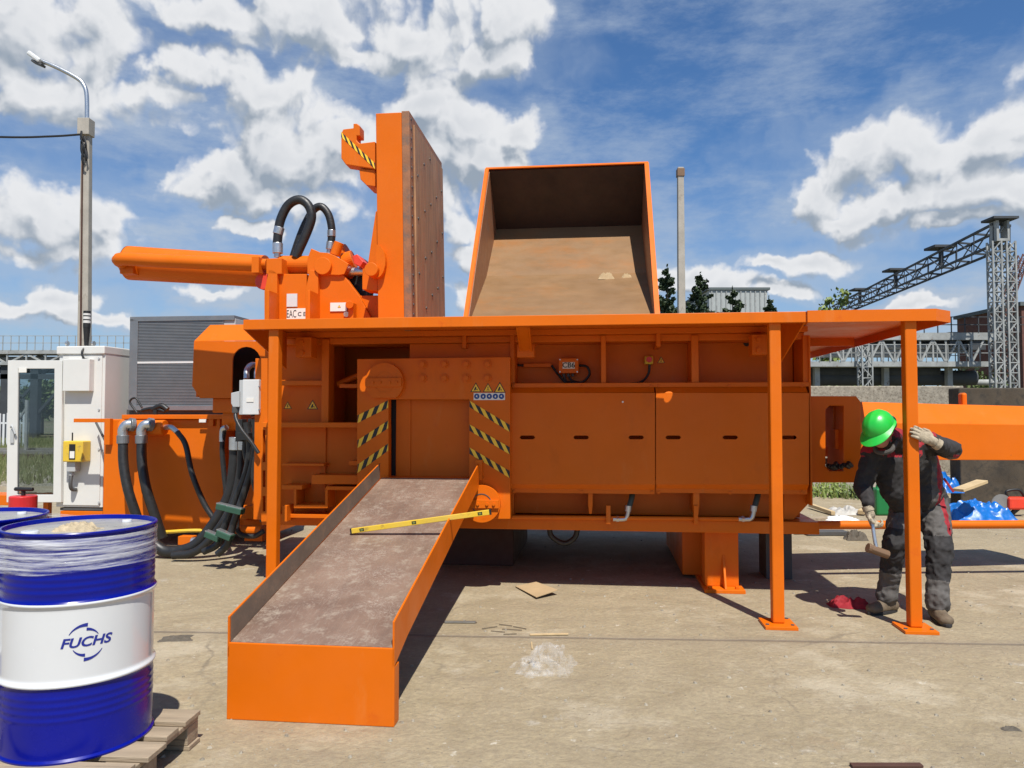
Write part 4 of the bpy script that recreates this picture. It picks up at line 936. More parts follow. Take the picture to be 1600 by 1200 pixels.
for x, v, r in ((369, 1.88, .068), (380, 1.73, .05)):
    m = MB(M); m.cyl(mv(x, 683, v), mv(x-.5, 703, v), r, seg=18); m.build('ferrule', 'zinc', hb, bev=.004)
for (x, y, v, ang) in ((352, 793, 1.45, .2), (368, 797, 1.35, .2), (334, 838, 1.42, .35), (352, 836, 1.35, .35)):
    c = Vector(mv(x, y, v)); m = MB(M); d = Vector((math.cos(ang), 0, -math.sin(ang)))*.075; m.bar(c-d, c+d, .10, .055); cc = m.build('hose_clamp', 'green_clamp', hb, bev=.006)
    m = MB(M); m.bar(c-d*1.02+Vector((0, 0, .03)), c+d*1.02+Vector((0, 0, .03)), .07, .008); m.build('clamp_plate', 'zinc', cc)
m = MB(M); m.pbox(368, 655, 378, 690, 1.5, 1.6); m.pbox(370, 676, 388, 688, 1.4, 1.5); m.build('valve_block', 'black', hb, bev=.004)
m = MB(M); m.tube([mv(354, 668, 1.98), mv(348, 672, 2), mv(347, 690, 2)], .03); m.build('elbow', 'zinc', hb, smooth=True)
vl = thing('floor_valve', 'orange valve feet with pipe stubs on ground under the hoses', 'valve', M((mv(390, 830, 1.3)[0], 1.4, 0)), -MA)
m = MB(M); m.pbox(360, 790, 410, 812, 1.7, 1.8); m.pbox(382, 812, 410, 846, 1.75, 1.85); m.cyl(mv(375, 828, 1.6), mv(410, 828, 1.6), .05, seg=16); m.build('valve_body', OR, vl, bev=.006)
m = MB(M); m.cyl(mv(300, 846, 2.2), mv(322, 846, 2.2), .045, seg=16); m.build('pipe_stub', 'zinc', vl, bev=.004)
m = MB(M); m.pbox(278, 838, 300, 852, 2.2, 2.3); m.build('foot', OR, vl, bev=.004)

# control cabinet
VK = 3.0
kb = thing('control_cabinet', 'white electrical cabinet with its glazed door swung open', 'cabinet', M((mv(125, 790, VK)[0], VK+.3, 0)), -MA)
m = MB(M); a, b = mv(93, 550, VK), mv(160, 793, VK); m.box((a[0], VK, b[2]), (b[0], VK+.62, a[2])); m.build('cabinet_body', 'white_paint', kb, bev=.006)
m = MB(M); a, b = mv(88, 541, VK-.03), mv(163, 553, VK-.03); m.box((a[0], VK-.03, b[2]), (b[0], VK+.66, a[2])); m.build('cabinet_roof', 'white_paint', kb, bev=.012)
m = MB(M); a, b = mv(94, 793, VK+.01), mv(160, 798, VK+.01); m.box((a[0], VK+.01, b[2]), (b[0], VK+.6, a[2]-.001)); m.build('plinth', 'dark_grey', kb)
m = MB(M); m.pbox(98, 555, 155, 790, VK-.012, VK); m.build('front_cover', 'white_paint', kb, bev=.004)
m = MB(M); m.pbox(98.5, 561, 139, 611, VK-.10, VK-.012); m.build('document_box', 'white_paint', kb, bev=.006)
for (x, y) in ((155, 640), (155, 702), (97.5, 640), (155, 560), (155, 785), (160, 704)):
    m = MB(M); c = mv(x, y, VK-.012); m.cyl(c, (c[0], VK-.022, c[2]), .014, seg=8); m.build('screw', 'grey_paint', kb)
for x in (105, 146):
    m = MB(M); c = mv(x, 540, VK+.05); m.cyl((c[0]-.012, VK+.05, c[2]+.025), (c[0]+.012, VK+.05, c[2]+.025), .03, seg=14); m.build('lifting_eye', 'zinc', kb)
m = MB(M); m.ppoly([(12, 563), (97, 563), (95, 785), (10, 785)], VK-.06, VK-.02, [[(28, 576), (85, 576), (83, 773), (26, 773)]]); dr = m.build('door', 'white_paint', kb, bev=.004)
m = MB(M); m.ppoly([(28, 576), (85, 576), (83, 773), (26, 773)], VK-.042, VK-.038); m.build('door_glass', 'glass', dr)
m = MB(M); m.tube([mv(17, 668, VK-.08), mv(19, 666, VK-.09), mv(24, 678, VK-.09)], .012); m.pbox(16, 672, 21, 692, VK-.075, VK-.06); m.build('door_handle', 'grey_paint', dr)
m = MB(M); m.pbox(29, 575, 41, 582, VK-.07, VK-.062); m.build('tag', 'sticker', dr)
rc = thing('radio_receiver', 'yellow receiver box hung on the white cabinet', 'receiver', M((mv(115, 720, VK)[0], VK-.1, 0)), -MA)
m = MB(M); m.pbox(98, 689, 129, 722, VK-.16, VK-.015); m.build('case', 'yellow', rc, bev=.012)
m = MB(M); m.pbox(108, 694, 117, 718, VK-.165, VK-.159); dp = m.build('display', 'black', rc)
m = MB(M); m.pbox(109, 705, 116, 716, VK-.168, VK-.164); m.build('label', 'sticker', dp)
m = MB(M); c = mv(113, 689, VK-.1); m.cyl(c, (c[0], VK-.1, c[2]+.1), .008, seg=8); m.build('antenna', 'black', rc)
m = MB(M); m.pbox(104, 722, 117, 737, VK-.12, VK-.03); m.cyl(mv(112, 736, VK-.07), mv(112, 743, VK-.07), .03, seg=12); m.build('plug', 'grey_paint', rc, bev=.004)
m = MB(M); m.tube([mv(112, 740, VK-.07), mv(110, 755, VK-.1), mv(112, 764, VK-.08), mv(119, 765, VK-.02)], .022); m.build('cable', 'dark_grey', rc, smooth=True)
sb = thing('stack_light', 'black and white banded signal light standing on the white cabinet', 'signal light', M((mv(135, 540, VK)[0], VK+.1, 2.3)), -MA)
c = mv(135, 539, VK+.1); zz = lambda y: mv(135, y, VK+.1)[2]
m = MB(M); m.cyl((c[0], c[1], zz(540)), (c[0], c[1], zz(512)), .025, .04, seg=16); m.build('stem', 'black', sb, smooth=True)
for i, (y0, y1, mt) in enumerate(((512, 505, 'black'), (505, 501, 'white_paint'), (501, 499, 'black'), (499, 495, 'white_paint'), (495, 493, 'black'), (493, 490, 'white_paint'), (490, 486, 'black'))):
    m = MB(M); m.cyl((c[0], c[1], zz(y0)), (c[0], c[1], zz(y1)), .042, seg=18); m.build('light_segment', mt, sb)
m = MB(M); m.tube([mv(134, 541, VK), mv(128, 550, VK-.05), mv(131, 560, VK-.05), mv(137, 562, VK-.02)], .012); m.build('cable', 'black', sb, smooth=True)
# orange skid under the cabinet and door
sk = thing('skid_frame', 'low orange skid frame carrying the white cabinet', 'skid frame', M((mv(100, 800, VK)[0], VK+.2, 0)), -MA)
m = MB(M); a, b = mv(-60, 800, VK), mv(160, 806, VK); zk = mv(120, 798.5, VK)[2]; m.box((mv(94, 800, VK)[0], VK, 0), (b[0], VK+.7, zk)); m.build('beam', OR, sk, bev=.005)
m = MB(M); a = mv(0, 770, VK+.8); b = mv(85, 778, VK+.8); m.box((a[0]-.8, VK+.8, b[2]), (b[0], VK+.88, a[2])); m.build('rail', OR, sk, bev=.004)
for x in (48, 72):
    m = MB(M); q = mv(x, 780, VK+.3); m.box((q[0]-.04, VK+.3, 0), (q[0]+.03, VK+.37, q[2]+.08)); m.build('leg', OR, sk, bev=.004)
m = MB(M); a = mv(-20, 771, VK+.1); b = mv(20, 790, VK+.1); m.box((a[0], VK+.1, b[2]), (b[0], VK+.5, a[2]-.02)); m.build('beam', OR, sk, bev=.004)
# ================================================================== drums, pallet
DC = Vector((-1.835, 3.24)); DC2 = Vector((-2.475, 3.50)); PZ = .144; DH = .885
def drum(c, label, logo):
    r = .286
    t = thing('oil_drum', label, 'drum', (c.x, c.y, PZ), 0, 'blue and white steel oil drums on the pallet')
    z1, z2 = .44-PZ, .75-PZ
    def prof(z0, z1_, rings, e=.0035):
        out = []; n = int((z1_-z0)/.004)
        for i in range(n+1):
            z = z0+(z1_-z0)*i/n; rr = r
            for (zc_, amp, w) in rings: rr += amp*math.exp(-((z-zc_)/w)**2)
            out.append((rr, z))
        return out
    rings = [(z1+.0, .011, .011), (z2-.0, .011, .011)]
    low = [(z1-.05-.028*k, .0022, .008) for k in range(4)]; up = [(z2+.045+.027*k, .0022, .008) for k in range(4)]
    m = MB(); m.lathe((c.x, c.y, PZ), [(.20, .012), (r-.006, .01), (r+.006, .0), (r+.008, .008), (r, .016)]+prof(.018, z1-.006, rings+low), seg=72); m.build('lower_shell', 'drum_blue', t, smooth=True)
    m = MB(); m.lathe((c.x, c.y, PZ), prof(z1-.006, z2+.006, rings), seg=72); m.build('middle_band', 'drum_white', t, smooth=True)
    m = MB(); m.lathe((c.x, c.y, PZ), prof(z2+.006, DH-.02, rings+up)+[(r+.001, DH-.014)], seg=72); m.build('upper_shell', 'drum_blue', t, smooth=True)
    m = MB(); m.lathe((c.x, c.y, PZ), [(r, DH-.016), (r+.007, DH-.012), (r+.009, DH-.004), (r+.006, DH), (r-.002, DH), (r-.006, DH-.012), (r-.007, DH-.02)], seg=72); m.build('rim', 'drum_blue', t, smooth=True)
    m = MB(); m.lathe((c.x, c.y, PZ), [(0.0005, DH-.018), (r*.6, DH-.0185), (r-.03, DH-.019), (r-.0065, DH-.019)], seg=72); ld = m.build('lid', 'drum_lid', t, smooth=True)
    for ang, rr in ((-2.2, .035), (1.0, .022)):
        m = MB(); x, y = c.x+.2*math.cos(ang), c.y+.2*math.sin(ang); m.cyl((x, y, PZ+DH-.02), (x, y, PZ+DH-.006), rr, rr*.9, seg=20); m.build('bung', 'drum_white', ld, bev=.003)
    return t, r
d1, dr_ = drum(DC, 'nearest blue and white steel drum with a blue emblem on its band', True)
d2, _ = drum(DC2, 'blue drum cut by the left picture edge behind the nearest one', False)
# emblem bent round the near drum
RZ = .595
q = ray(134, 1003); best = None
for k in range(2000):
    p_ = Vector((q.x, q.y))*(k*.0025)
    if (p_-DC).length < dr_: best = p_; break
ang0 = math.atan2(best.y-DC.y, best.x-DC.x); zc0 = CAMH+q.z*(best.x/q.x)
def wrap(x, y, off=.0012):
    a = ang0+x/dr_; return Vector((DC.x+(dr_+off)*math.cos(a), DC.y+(dr_+off)*math.sin(a), zc0+y))
tilt = R(0)
def ct(x, y): return (x*math.cos(tilt)-y*math.sin(tilt), x*math.sin(tilt)+y*math.cos(tilt))
me = text_mesh('FUCHS', .051, bold=.0014, shear=.25)
bm = bmesh.new(); bm.from_mesh(me); bmesh.ops.triangulate(bm, faces=bm.faces)
for _ in range(2): bmesh.ops.subdivide_edges(bm, edges=[e for e in bm.edges if e.calc_length() > .008], cuts=1)
bmesh.ops.triangulate(bm, faces=bm.faces); bm.to_mesh(me); bm.free()
inv = RM[d1.name].inverted()
for v in me.vertices: v.co = inv @ wrap(*ct(v.co.x*1.13, v.co.y))
me.materials.clear(); me.materials.append(MT['logo_blue']); o = D.objects.new('emblem_lettering', me); link(o); o.parent = d1
m = MB()
def arc(rx, ry, a0, a1, w0, w1, seg=24):
    vs = []
    for i in range(seg+1):
        t = i/seg; a = R(a0+(a1-a0)*t); w = w0+(w1-w0)*t
        for s in (-1, 1): vs.append(wrap((rx+s*w)*math.cos(a), (ry+s*w)*math.sin(a)))
    m.add(vs, [(2*i, 2*i+1, 2*i+3, 2*i+2) for i in range(seg)])
R0 = .067
arc(R0, R0, 150, 85, .001, .007); arc(R0-.017, R0-.017, 88, 30, .006, .001)
arc(R0, R0, -30, -95, .001, .007); arc(R0-.017, R0-.017, -92, -150, .006, .001)
m.build('emblem_arcs', 'logo_blue', d1)
# stretch film round both drums
m = MB(); n = 96; ring = []
ax = (DC2-DC).normalized(); th = math.atan2(ax.y, ax.x); rr = dr_+.006
for i in range(n):
    a = 2*math.pi*i/n; c = DC2 if math.cos(a-th) > 0 else DC; ring.append((c.x+rr*math.cos(a), c.y+rr*math.sin(a)))
vs = []; K = 14
for k in range(K+1):
    for i, (x, y) in enumerate(ring):
        w = .003*noise.noise(Vector((x*3, y*3, k*1.7)))+.002; s = (Vector((x, y))-DC).normalized(); edge = .018*noise.noise(Vector((x*4, y*4, 0)))
        z = PZ+.885-.022-(.135+edge)*k/K
        vs.append((x+s.x*w, y+s.y*w, z))
m.add(vs, [(k*n+i, k*n+(i+1) % n, (k+1)*n+(i+1) % n, (k+1)*n+i) for k in range(K) for i in range(n)])
tag(m.build('stretch_wrap', 'stretch_film', None, smooth=True), 'clear stretch film wound round the tops of both drums', 'film')
crumple('rag', 'sponge', (DC.x+.02, DC.y-.06, PZ+DH-.02), (.16, .11, .035), 2.2, 'crumpled beige rag lying on the near drum lid', 'rag', n=30, fold=1.3)
# second rag mass
pt = thing('pallet', 'wooden pallet under the blue and white drums', 'pallet', (-2.05, 3.15, 0), R(-4))
PM = lambda p: Matrix.Translation((-2.05, 3.15, 0)) @ Matrix.Rotation(R(-4), 4, 'Z') @ Vector(p)
rg = random.Random(11)
for k, (y, w) in enumerate(((-.34, .14), (-.18, .10), (-.01, .14), (.16, .10), (.33, .14))):
    m = MB(PM); m.box((-.6, y-w/2, .122), (.6+rg.uniform(-.03, .03), y+w/2, .144)); m.build('deck_board', 'wood', pt, bev=.003)
for x in (-.52, 0, .52):
    m = MB(PM); m.box((x-.07, -.4, .1), (x+.07, .4, .121)); m.build('stringer_board', 'wood', pt, bev=.003)
    for y in (-.35, 0, .35):
        m = MB(PM); m.box((x-.07, y-.05, .022), (x+.07, y+.05, .0995)); m.build('block', 'wood', pt, bev=.004)
for y in (-.35, 0, .35):
    m = MB(PM); m.box((-.6, y-.05, 0.001), (.6, y+.05, .0215)); m.build('bottom_board', 'wood', pt, bev=.003)
# red hand pump behind
hp = thing('hand_pump', 'red hand pump with black handle behind the far drum', 'pump', G(36, 850) , 0)
c = P(36, 790, 4.6)
m = MB(); m.cyl((c.x, c.y, 0), (c.x, c.y, c.z+.06), .075, seg=28); m.build('canister', 'red', hp, bev=.006)
m = MB(); m.cyl((c.x, c.y, c.z+.06), (c.x, c.y, c.z+.10), .012, seg=12); m.cyl((c.x-.05, c.y, c.z+.10), (c.x+.07, c.y-.02, c.z+.10), .012, seg=10); m.build('handle', 'black', hp, bev=.002)

# ================================================================== litter on the yard
def flat(name, mat, px, py, w, l, t, rz, label, cat, tilt=0.):
    c = G(px, py); o = thing(name, label, cat, (c.x, c.y, 0), rz); 
    D.objects.remove(o); fm = lambda p: Matrix.Translation((c.x, c.y, .004)) @ Matrix.Rotation(rz, 4, 'Z') @ Matrix.Rotation(tilt, 4, 'X') @ Vector(p)
    m = MB(fm); m.box((-w/2, -l/2, 0), (w/2, l/2, t)); return tag(m.build(name, mat, None, bev=t*.1), label, cat)
c = G(838, 928)
m = MB(); pts = [G(805, 918), G(838, 916), G(872, 930), G(838, 937)]
vs = [(p.x, p.y, .004+(.004, .03, .035, .012)[i]) for i, p in enumerate(pts)]
m.add(vs+[(x, y, z+.005) for x, y, z in vs], [(0, 1, 2, 3), (4, 5, 6, 7), (0, 1, 5, 4), (1, 2, 6, 5), (2, 3, 7, 6), (3, 0, 4, 7)])
tag(m.build('cardboard_sheet', 'cardboard', None), 'torn brown cardboard piece lying on the sunny concrete', 'cardboard')
flat('wood_strip', 'wood_fresh', 858, 993, .26, .022, .008, .06, 'pale wood strip lying flat near the joint', 'wood strip')
flat('wood_stick', 'wood_fresh', 831, 1010, .008, .14, .006, .0, 'thin pale stick pointing at the plastic film', 'stick')
flat('metal_strip', 'steel_grey', 719, 974, .22, .018, .012, -.03, 'thin dark strip lying at the edge of the chute shadow', 'strip')
flat('wood_board', 'wood_dark', 1385, 1199, .30, .03, .01, 0, 'dark red brown board at the bottom picture edge', 'board')
for k, (x, y, w, r_) in enumerate(((765, 982, .12, .5), (790, 978, .10, -.4), (800, 985, .14, -.2), (778, 988, .10, -.3), (797, 992, .09, .1), (812, 982, .11, -.6))):
    o = flat('twig', 'bark', x, y, w, .004, .004, r_, 'thin dark twigs scattered beside the joint line', 'twig'); o['group'] = 'twigs by the joint'
crumple('plastic_film', 'clear_film', G(858, 1045), (.30, .28, .13), 5.5, 'crumpled clear plastic film lying on the concrete', 'plastic film', rz=-.3, n=46, fold=1.4)
crumple('plastic_film', 'clear_film', G(826, 1047), (.16, .24, .06), 9.5, 'smaller clear film wisp left of the crumpled one', 'plastic film', rz=.6, n=30, fold=1.4)
crumple('dirty_rag', 'rag', G(275, 998), (.20, .13, .02), 1.3, 'flat dark rag on the concrete left of chute', 'rag', rz=.2, n=24)
crumple('leaf_scrap', 'rag', G(1578, 1140), (.08, .04, .02), 6.3, 'small dark scrap near the right picture edge', 'scrap', n=12)
crumple('red_cloth', 'cloth_red', G(1328, 948), (.30, .17, .10), 4.4, 'crumpled red cloth under the worker boot', 'cloth', rz=-.3, n=34)
# pebbles and grit
m = MB(); rg = random.Random(21)
def pebble(x, y, s, z=0.):
    a = rg.uniform(0, 6.28); k = [rg.uniform(.6, 1.1) for _ in range(6)]
    vs = [(x+s*k[i]*math.cos(a+i*1.047), y+s*k[i]*math.sin(a+i*1.047), z) for i in range(6)]+[(x+s*.6*k[i]*math.cos(a+i*1.047+.2), y+s*.6*k[i]*math.sin(a+i*1.047+.2), z+s*.6) for i in range(6)]
    m.add(vs, [(i, (i+1) % 6, 6+(i+1) % 6, 6+i) for i in range(6)]+[(6, 7, 8, 9, 10, 11)])
for _ in range(2400):
    y = 2.4+9*rg.random()**1.5; x = rg.uniform(-.75, .75)*y; pebble(x, y, rg.choice((.0025, .003, .003, .004, .005, .006, .011))*(1+y*.06))
tag(m.build('grit', 'wall_concrete'), 'loose grit and small stones over the concrete yard', 'grit', kind='stuff')

# ================================================================== stuff behind the worker
crumple('blue_tarp', 'tarp', G(1525, 812)+Vector((0, .15, 0)), (1.0, .7, .34), 2.7, 'crumpled bright blue tarpaulin behind the worker', 'tarpaulin', n=60, fold=.95)
crumple('blue_tarp', 'tarp', G(1500, 800)+Vector((0, .5, .25)), (.55, .5, .32), 7.7, 'smaller blue tarpaulin heap above the larger one', 'tarpaulin', n=40, fold=1.2)
def plank(a, b, w, h, mat, label, nm='plank'): 
    m = MB(); m.bar(a, b, w, h); return tag(m.build(nm, mat, None, bev=.003), label, 'plank')
plank(P(1497, 766, 10.2), P(1535, 752, 10.4), .16, .04, 'wood_fresh', 'short plank lying on top of the blue tarpaulin')
plank(G(1266, 795)+Vector((0, 0, .06)), G(1302, 806)+Vector((0, 0, .04)), .06, .05, 'wood_fresh', 'plank end beside the white sacks left of the worker')
plank(G(1345, 806)+Vector((0, 0, .05)), G(1384, 792)+Vector((0, 0, .16)), .09, .06, 'wood_fresh', 'plank leaning up behind the worker left arm')
plank(G(1232, 815), G(1290, 812)+Vector((0, 0, .02)), .10, .04, 'wood', 'grey plank on the ground beside the press end')
crumple('white_sack', 'white_sack', G(1320, 803), (.45, .35, .14), 3.3, 'white sack lying by the planks behind the pipe', 'sack', n=26)
crumple('grey_sheet', 'light_grey', G(1312, 812), (.42, .2, .07), 6.1, 'grey crumpled sheet in front of the white sack', 'sheet', n=22)
flat('rubber_mat', 'dark_grey', 1290, 836, .5, .16, .05, 0, 'dark flat slab on the ground below the pipe', 'slab')
flat('rubber_mat', 'dark_grey', 1260, 834, .36, .12, .04, .1, 'shorter dark slab left of the other one', 'slab')
crumple('dark_rag', 'rag', G(1336, 843), (.24, .2, .14), 8.8, 'dark crumpled rag on the ground below the pipe', 'rag', n=20)
gb = thing('jerry_can', 'green plastic can seen behind the worker arm', 'can', G(1383, 806), 0)
c = G(1383, 806); m = MB(); m.box((c.x-.12, c.y, 0), (c.x+.10, c.y+.2, .40)); m.build('can_body', 'green_plastic', gb, bev=.03)
m = MB(); m.tube([(c.x-.07, c.y+.1, .39), (c.x-.05, c.y+.1, .45), (c.x+.04, c.y+.1, .45), (c.x+.06, c.y+.1, .39)], .015); m.build('handle', 'green_plastic', gb, smooth=True)
cs = thing('cut_off_saw', 'red and black motor saw on the ground at the right edge', 'saw', G(1590, 812), 0)
c = G(1588, 808)+Vector((0, .1, 0))
m = MB(); m.box((c.x-.08, c.y-.08, .10), (c.x+.2, c.y+.1, .28)); m.build('engine', 'orange_red', cs, bev=.03)
m = MB(); m.cyl((c.x-.16, c.y-.03, .17), (c.x-.16, c.y-.02, .17), .15, seg=30); m.build('disc', 'steel_grey', cs)
m = MB(); m.tube([(c.x-.05, c.y, .27), (c.x-.08, c.y-.02, .36), (c.x+.1, c.y-.02, .38), (c.x+.2, c.y, .27)], .018); m.bar((c.x+.18, c.y, .2), (c.x+.45, c.y, .28), .05); m.bar((c.x-.05, c.y, 0), (c.x+.1, c.y, .12), .05); m.build('handle', 'black', cs, smooth=True)
# weeds along the wall
def weed(px, py, n, h, spread, mat, label, seed, extra=0.):
    rg = random.Random(seed); c = G(px, py); m = MB()
    for _ in range(n):
        x, y = c.x+rg.gauss(0, spread), c.y+rg.gauss(0, .15); hh = h*rg.uniform(.4, 1); dx, dy = rg.gauss(0, .15)*h, rg.gauss(0, .1)*h; w = .008+.01*rg.random()
        m.add([(x-w, y, 0), (x+w, y, 0), (x+dx*.5+w*.7, y+dy, hh*.6), (x+dx*.5-w*.7, y+dy, hh*.6), (x+dx, y+dy, hh)], [(0, 1, 2, 3), (3, 2, 4)])
        for _ in range(3):
            t = rg.uniform(.3, 1); lx, lz = x+dx*t, hh*t; s = .03*rg.uniform(.5, 1.4); a = rg.uniform(0, 6.28)
            m.add([(lx, y, lz), (lx+s*math.cos(a), y+s*.5, lz+s*.6), (lx+2*s*math.cos(a), y+s*math.sin(a), lz+.2*s), (lx+s*math.cos(a), y-s*.5, lz-.2*s)], [(0, 1, 2, 3)])
    return tag(m.build('weed', mat), label, 'weed')
weed(1300, 776, 90, .38, .25, 'leaf_spring', 'yellow green weeds growing at the foot of the wall', 1)
weed(1335, 778, 50, .25, .15, 'leaf_mid', 'lower weed clump at the wall nearer the worker', 2)

# ================================================================== walls and poles
wl = thing('concrete_wall', 'rough pale concrete wall behind the press on the right', 'wall', (9, 14.2, 0), 0)
m = MB(); m.box((5.2, 14.0, 0), (8.45, 14.25, 2.0)); m.build('panel', 'wall_concrete', wl, bev=.02)
kk = P(1506, 700, 13.6).x
w_ = P(1506, 603, 14.0)
D.objects.remove(D.objects['panel'])
m = MB(); m.box((5.0, 14.0, 0), (w_.x, 14.25, w_.z)); m.build('panel', 'wall_concrete', wl, bev=.02)
m = MB(); m.box((5.0, 13.97, 0), (w_.x-.02, 14.0, .35)); m.build('footing', 'pole_concrete', wl, bev=.01)
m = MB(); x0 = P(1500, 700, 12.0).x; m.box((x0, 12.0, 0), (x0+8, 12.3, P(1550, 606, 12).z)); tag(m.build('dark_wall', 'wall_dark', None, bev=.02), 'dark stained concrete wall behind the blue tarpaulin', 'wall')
# lamp pole
lp = thing('street_lamp', 'concrete lamp pole with steel arm behind the white cabinet', 'street lamp', (P(134, 540, 16).x, 16, 0))
c = P(132, 640, 16); tp = P(136, 186, 16)
m = MB(); m.hexa([(c.x-.13, 15.9, 0), (c.x+.13, 15.9, 0), (c.x+.13, 16.1, 0), (c.x-.13, 16.1, 0), (tp.x-.085, 15.93, tp.z), (tp.x+.085, 15.93, tp.z), (tp.x+.085, 16.07, tp.z), (tp.x-.085, 16.07, tp.z)]); m.build('pole', 'pole_concrete', lp, bev=.02)
m = MB(); m.hexa([(c.x-.04, 15.885, .5), (c.x-.0, 15.885, .5), (c.x-.0, 15.9, .5), (c.x-.04, 15.9, .5), (tp.x-.045, 15.9, tp.z-.8), (tp.x-.02, 15.9, tp.z-.8), (tp.x-.02, 15.925, tp.z-.8), (tp.x-.045, 15.925, tp.z-.8)]); m.build('cable_duct', 'wood_dark', lp)
m = MB(); m.box((tp.x-.13, 15.86, tp.z-.38), (tp.x+.12, 16.1, tp.z-.02)); m.build('head_box', 'pole_concrete', lp, bev=.01)
m = MB(); m.tube([P(136, 190, 16), P(135.5, 150, 16), P(131, 133, 16), P(120, 122, 16), P(90, 106, 16), P(62, 94, 16)], .045, seg=10); m.build('arm', 'zinc', lp, smooth=True)
m = MB(); a, b = P(66, 98, 16), P(47, 84, 16); m.bar(a, b, .22, .10); lh = m.build('lamp_head', 'light_grey', lp, bev=.03)
m = MB(); m.bar(P(68, 103, 16), P(52, 96, 16), .16, .05); m.build('lens', 'dark_grey', lh, bev=.01)
rg = random.Random(4); m = MB()
for k in range(7): m.tube([P(128+rg.uniform(-2, 4), 205+k*4, 15.84), P(126+rg.uniform(0, 10), 212+k*6, 15.8), P(132+rg.uniform(-2, 4), 222+k*6, 15.84)], .02, seg=6, n=4)
m.build('cable_tangle', 'black', lp)
m = MB(); m.tube([P(126, 210, 15.85), P(80, 213, 15.7), P(0, 214, 15.5), P(-200, 205, 15)], .022, seg=6); tag(m.build('overhead_cable', 'black'), 'dark overhead cable running left from the lamp pole', 'cable')
m = MB(); a, b = P(1065, 560, 18), P(1063, 262, 18)
po = thing('concrete_pole', 'bare concrete pole behind the open box', 'pole', (a.x, 18, 0))
m.hexa([(a.x-.1, 17.9, 0), (a.x+.1, 17.9, 0), (a.x+.1, 18.1, 0), (a.x-.1, 18.1, 0), (b.x-.07, 17.93, b.z), (b.x+.07, 17.93, b.z), (b.x+.07, 18.07, b.z), (b.x-.07, 18.07, b.z)]); m.build('shaft', 'pole_concrete', po, bev=.012)
m = MB(); m.box((b.x-.085, 17.91, b.z-.22), (b.x+.085, 18.09, b.z-.04)); m.build('cap', 'rust_brown', po)

# ================================================================== far structures
def lat(m, p, q, w, n, t):
    """square lattice member between p and q"""
    p, q = Vector(p), Vector(q); d = (q-p).normalized(); up = Vector((0, 0, 1)) if abs(d.z) < .8 else Vector((0, 1, 0))
    a = d.cross(up).normalized()*w/2; b = a.cross(d).normalized()*w/2; cs_ = [a+b, a-b, -a-b, -a+b]
    for c_ in cs_: m.bar(p+c_, q+c_, t)
    for k in range(n):
        u, v = p.lerp(q, k/n), p.lerp(q, (k+1)/n)
        for i in range(4):
            c0_, c1_ = cs_[i], cs_[(i+1) % 4]; m.bar(u+(c0_ if k % 2 else c1_), v+(c1_ if k % 2 else c0_), t*.6); m.bar(u+c0_, u+c1_, t*.6)
def railing(m, p, q, h, n, t=.05):
    p, q = Vector(p), Vector(q)
    for k in range(n+1): a = p.lerp(q, k/n); m.bar(a, a+Vector((0, 0, h)), t)
    for f in (.5, 1.): m.bar(p+Vector((0, 0, h*f)), q+Vector((0, 0, h*f)), t)
# left gallery
gl = thing('pipe_gallery', 'long grey elevated pipe gallery across the left background', 'pipe gallery', (P(60, 600, 45).x, 45, 0))
a, b = P(-260, 547, 45), P(520, 543, 45); za_ = a.z; b.z = za_
m = MB(); railing(m, (a.x, 45, za_), (b.x, 45, za_), .85, 62, .035); m.build('railing', 'far_steel', gl)
m = MB(); m.box((a.x, 45, za_-.22), (b.x, 46.5, za_)); m.build('deck', 'far_steel', gl)
z2_ = P(0, 568, 45).z
m = MB(); n = 26
for yy in (45.1, 46.4):
    m.bar((a.x, yy, z2_), (b.x, yy, z2_), .16)
    for k in range(n):
        x0, x1_ = a.x+(b.x-a.x)*k/n, a.x+(b.x-a.x)*(k+1)/n; m.bar((x0, yy, z2_ if k % 2 else za_-.2), (x1_, yy, za_-.2 if k % 2 else z2_), .10); m.bar((x0, yy, z2_), (x0, yy, za_-.2), .08)
m.build('truss', 'far_steel', gl)
for zz_, r_, mt in ((za_-.5, .16, 'far_pipe'), (z2_-.35, .22, 'far_dark'), (z2_-.75, .14, 'far_steel')):
    m = MB(); m.cyl((a.x, 45.7, zz_), (b.x, 45.7, zz_), r_, seg=12); m.build('pipe', mt, gl, smooth=True)
z3 = P(0, 588, 45).z
m = MB(); m.box((a.x, 45.2, z3-.15), (b.x, 45.5, z3+.15)); m.build('lower_beam', 'far_dark', gl)
for px in (-90, 6, 53, 300):
    m = MB(); x = P(px, 600, 45).x; m.box((x-.35, 45.2, 0), (x+.1, 45.6, z2_)); m.bar((x-2.6, 45.4, z2_), (x-.2, 45.4, z2_-3), .15); m.bar((x+2.6, 45.4, z2_), (x, 45.4, z2_-3), .15); m.build('column', 'far_dark', gl)
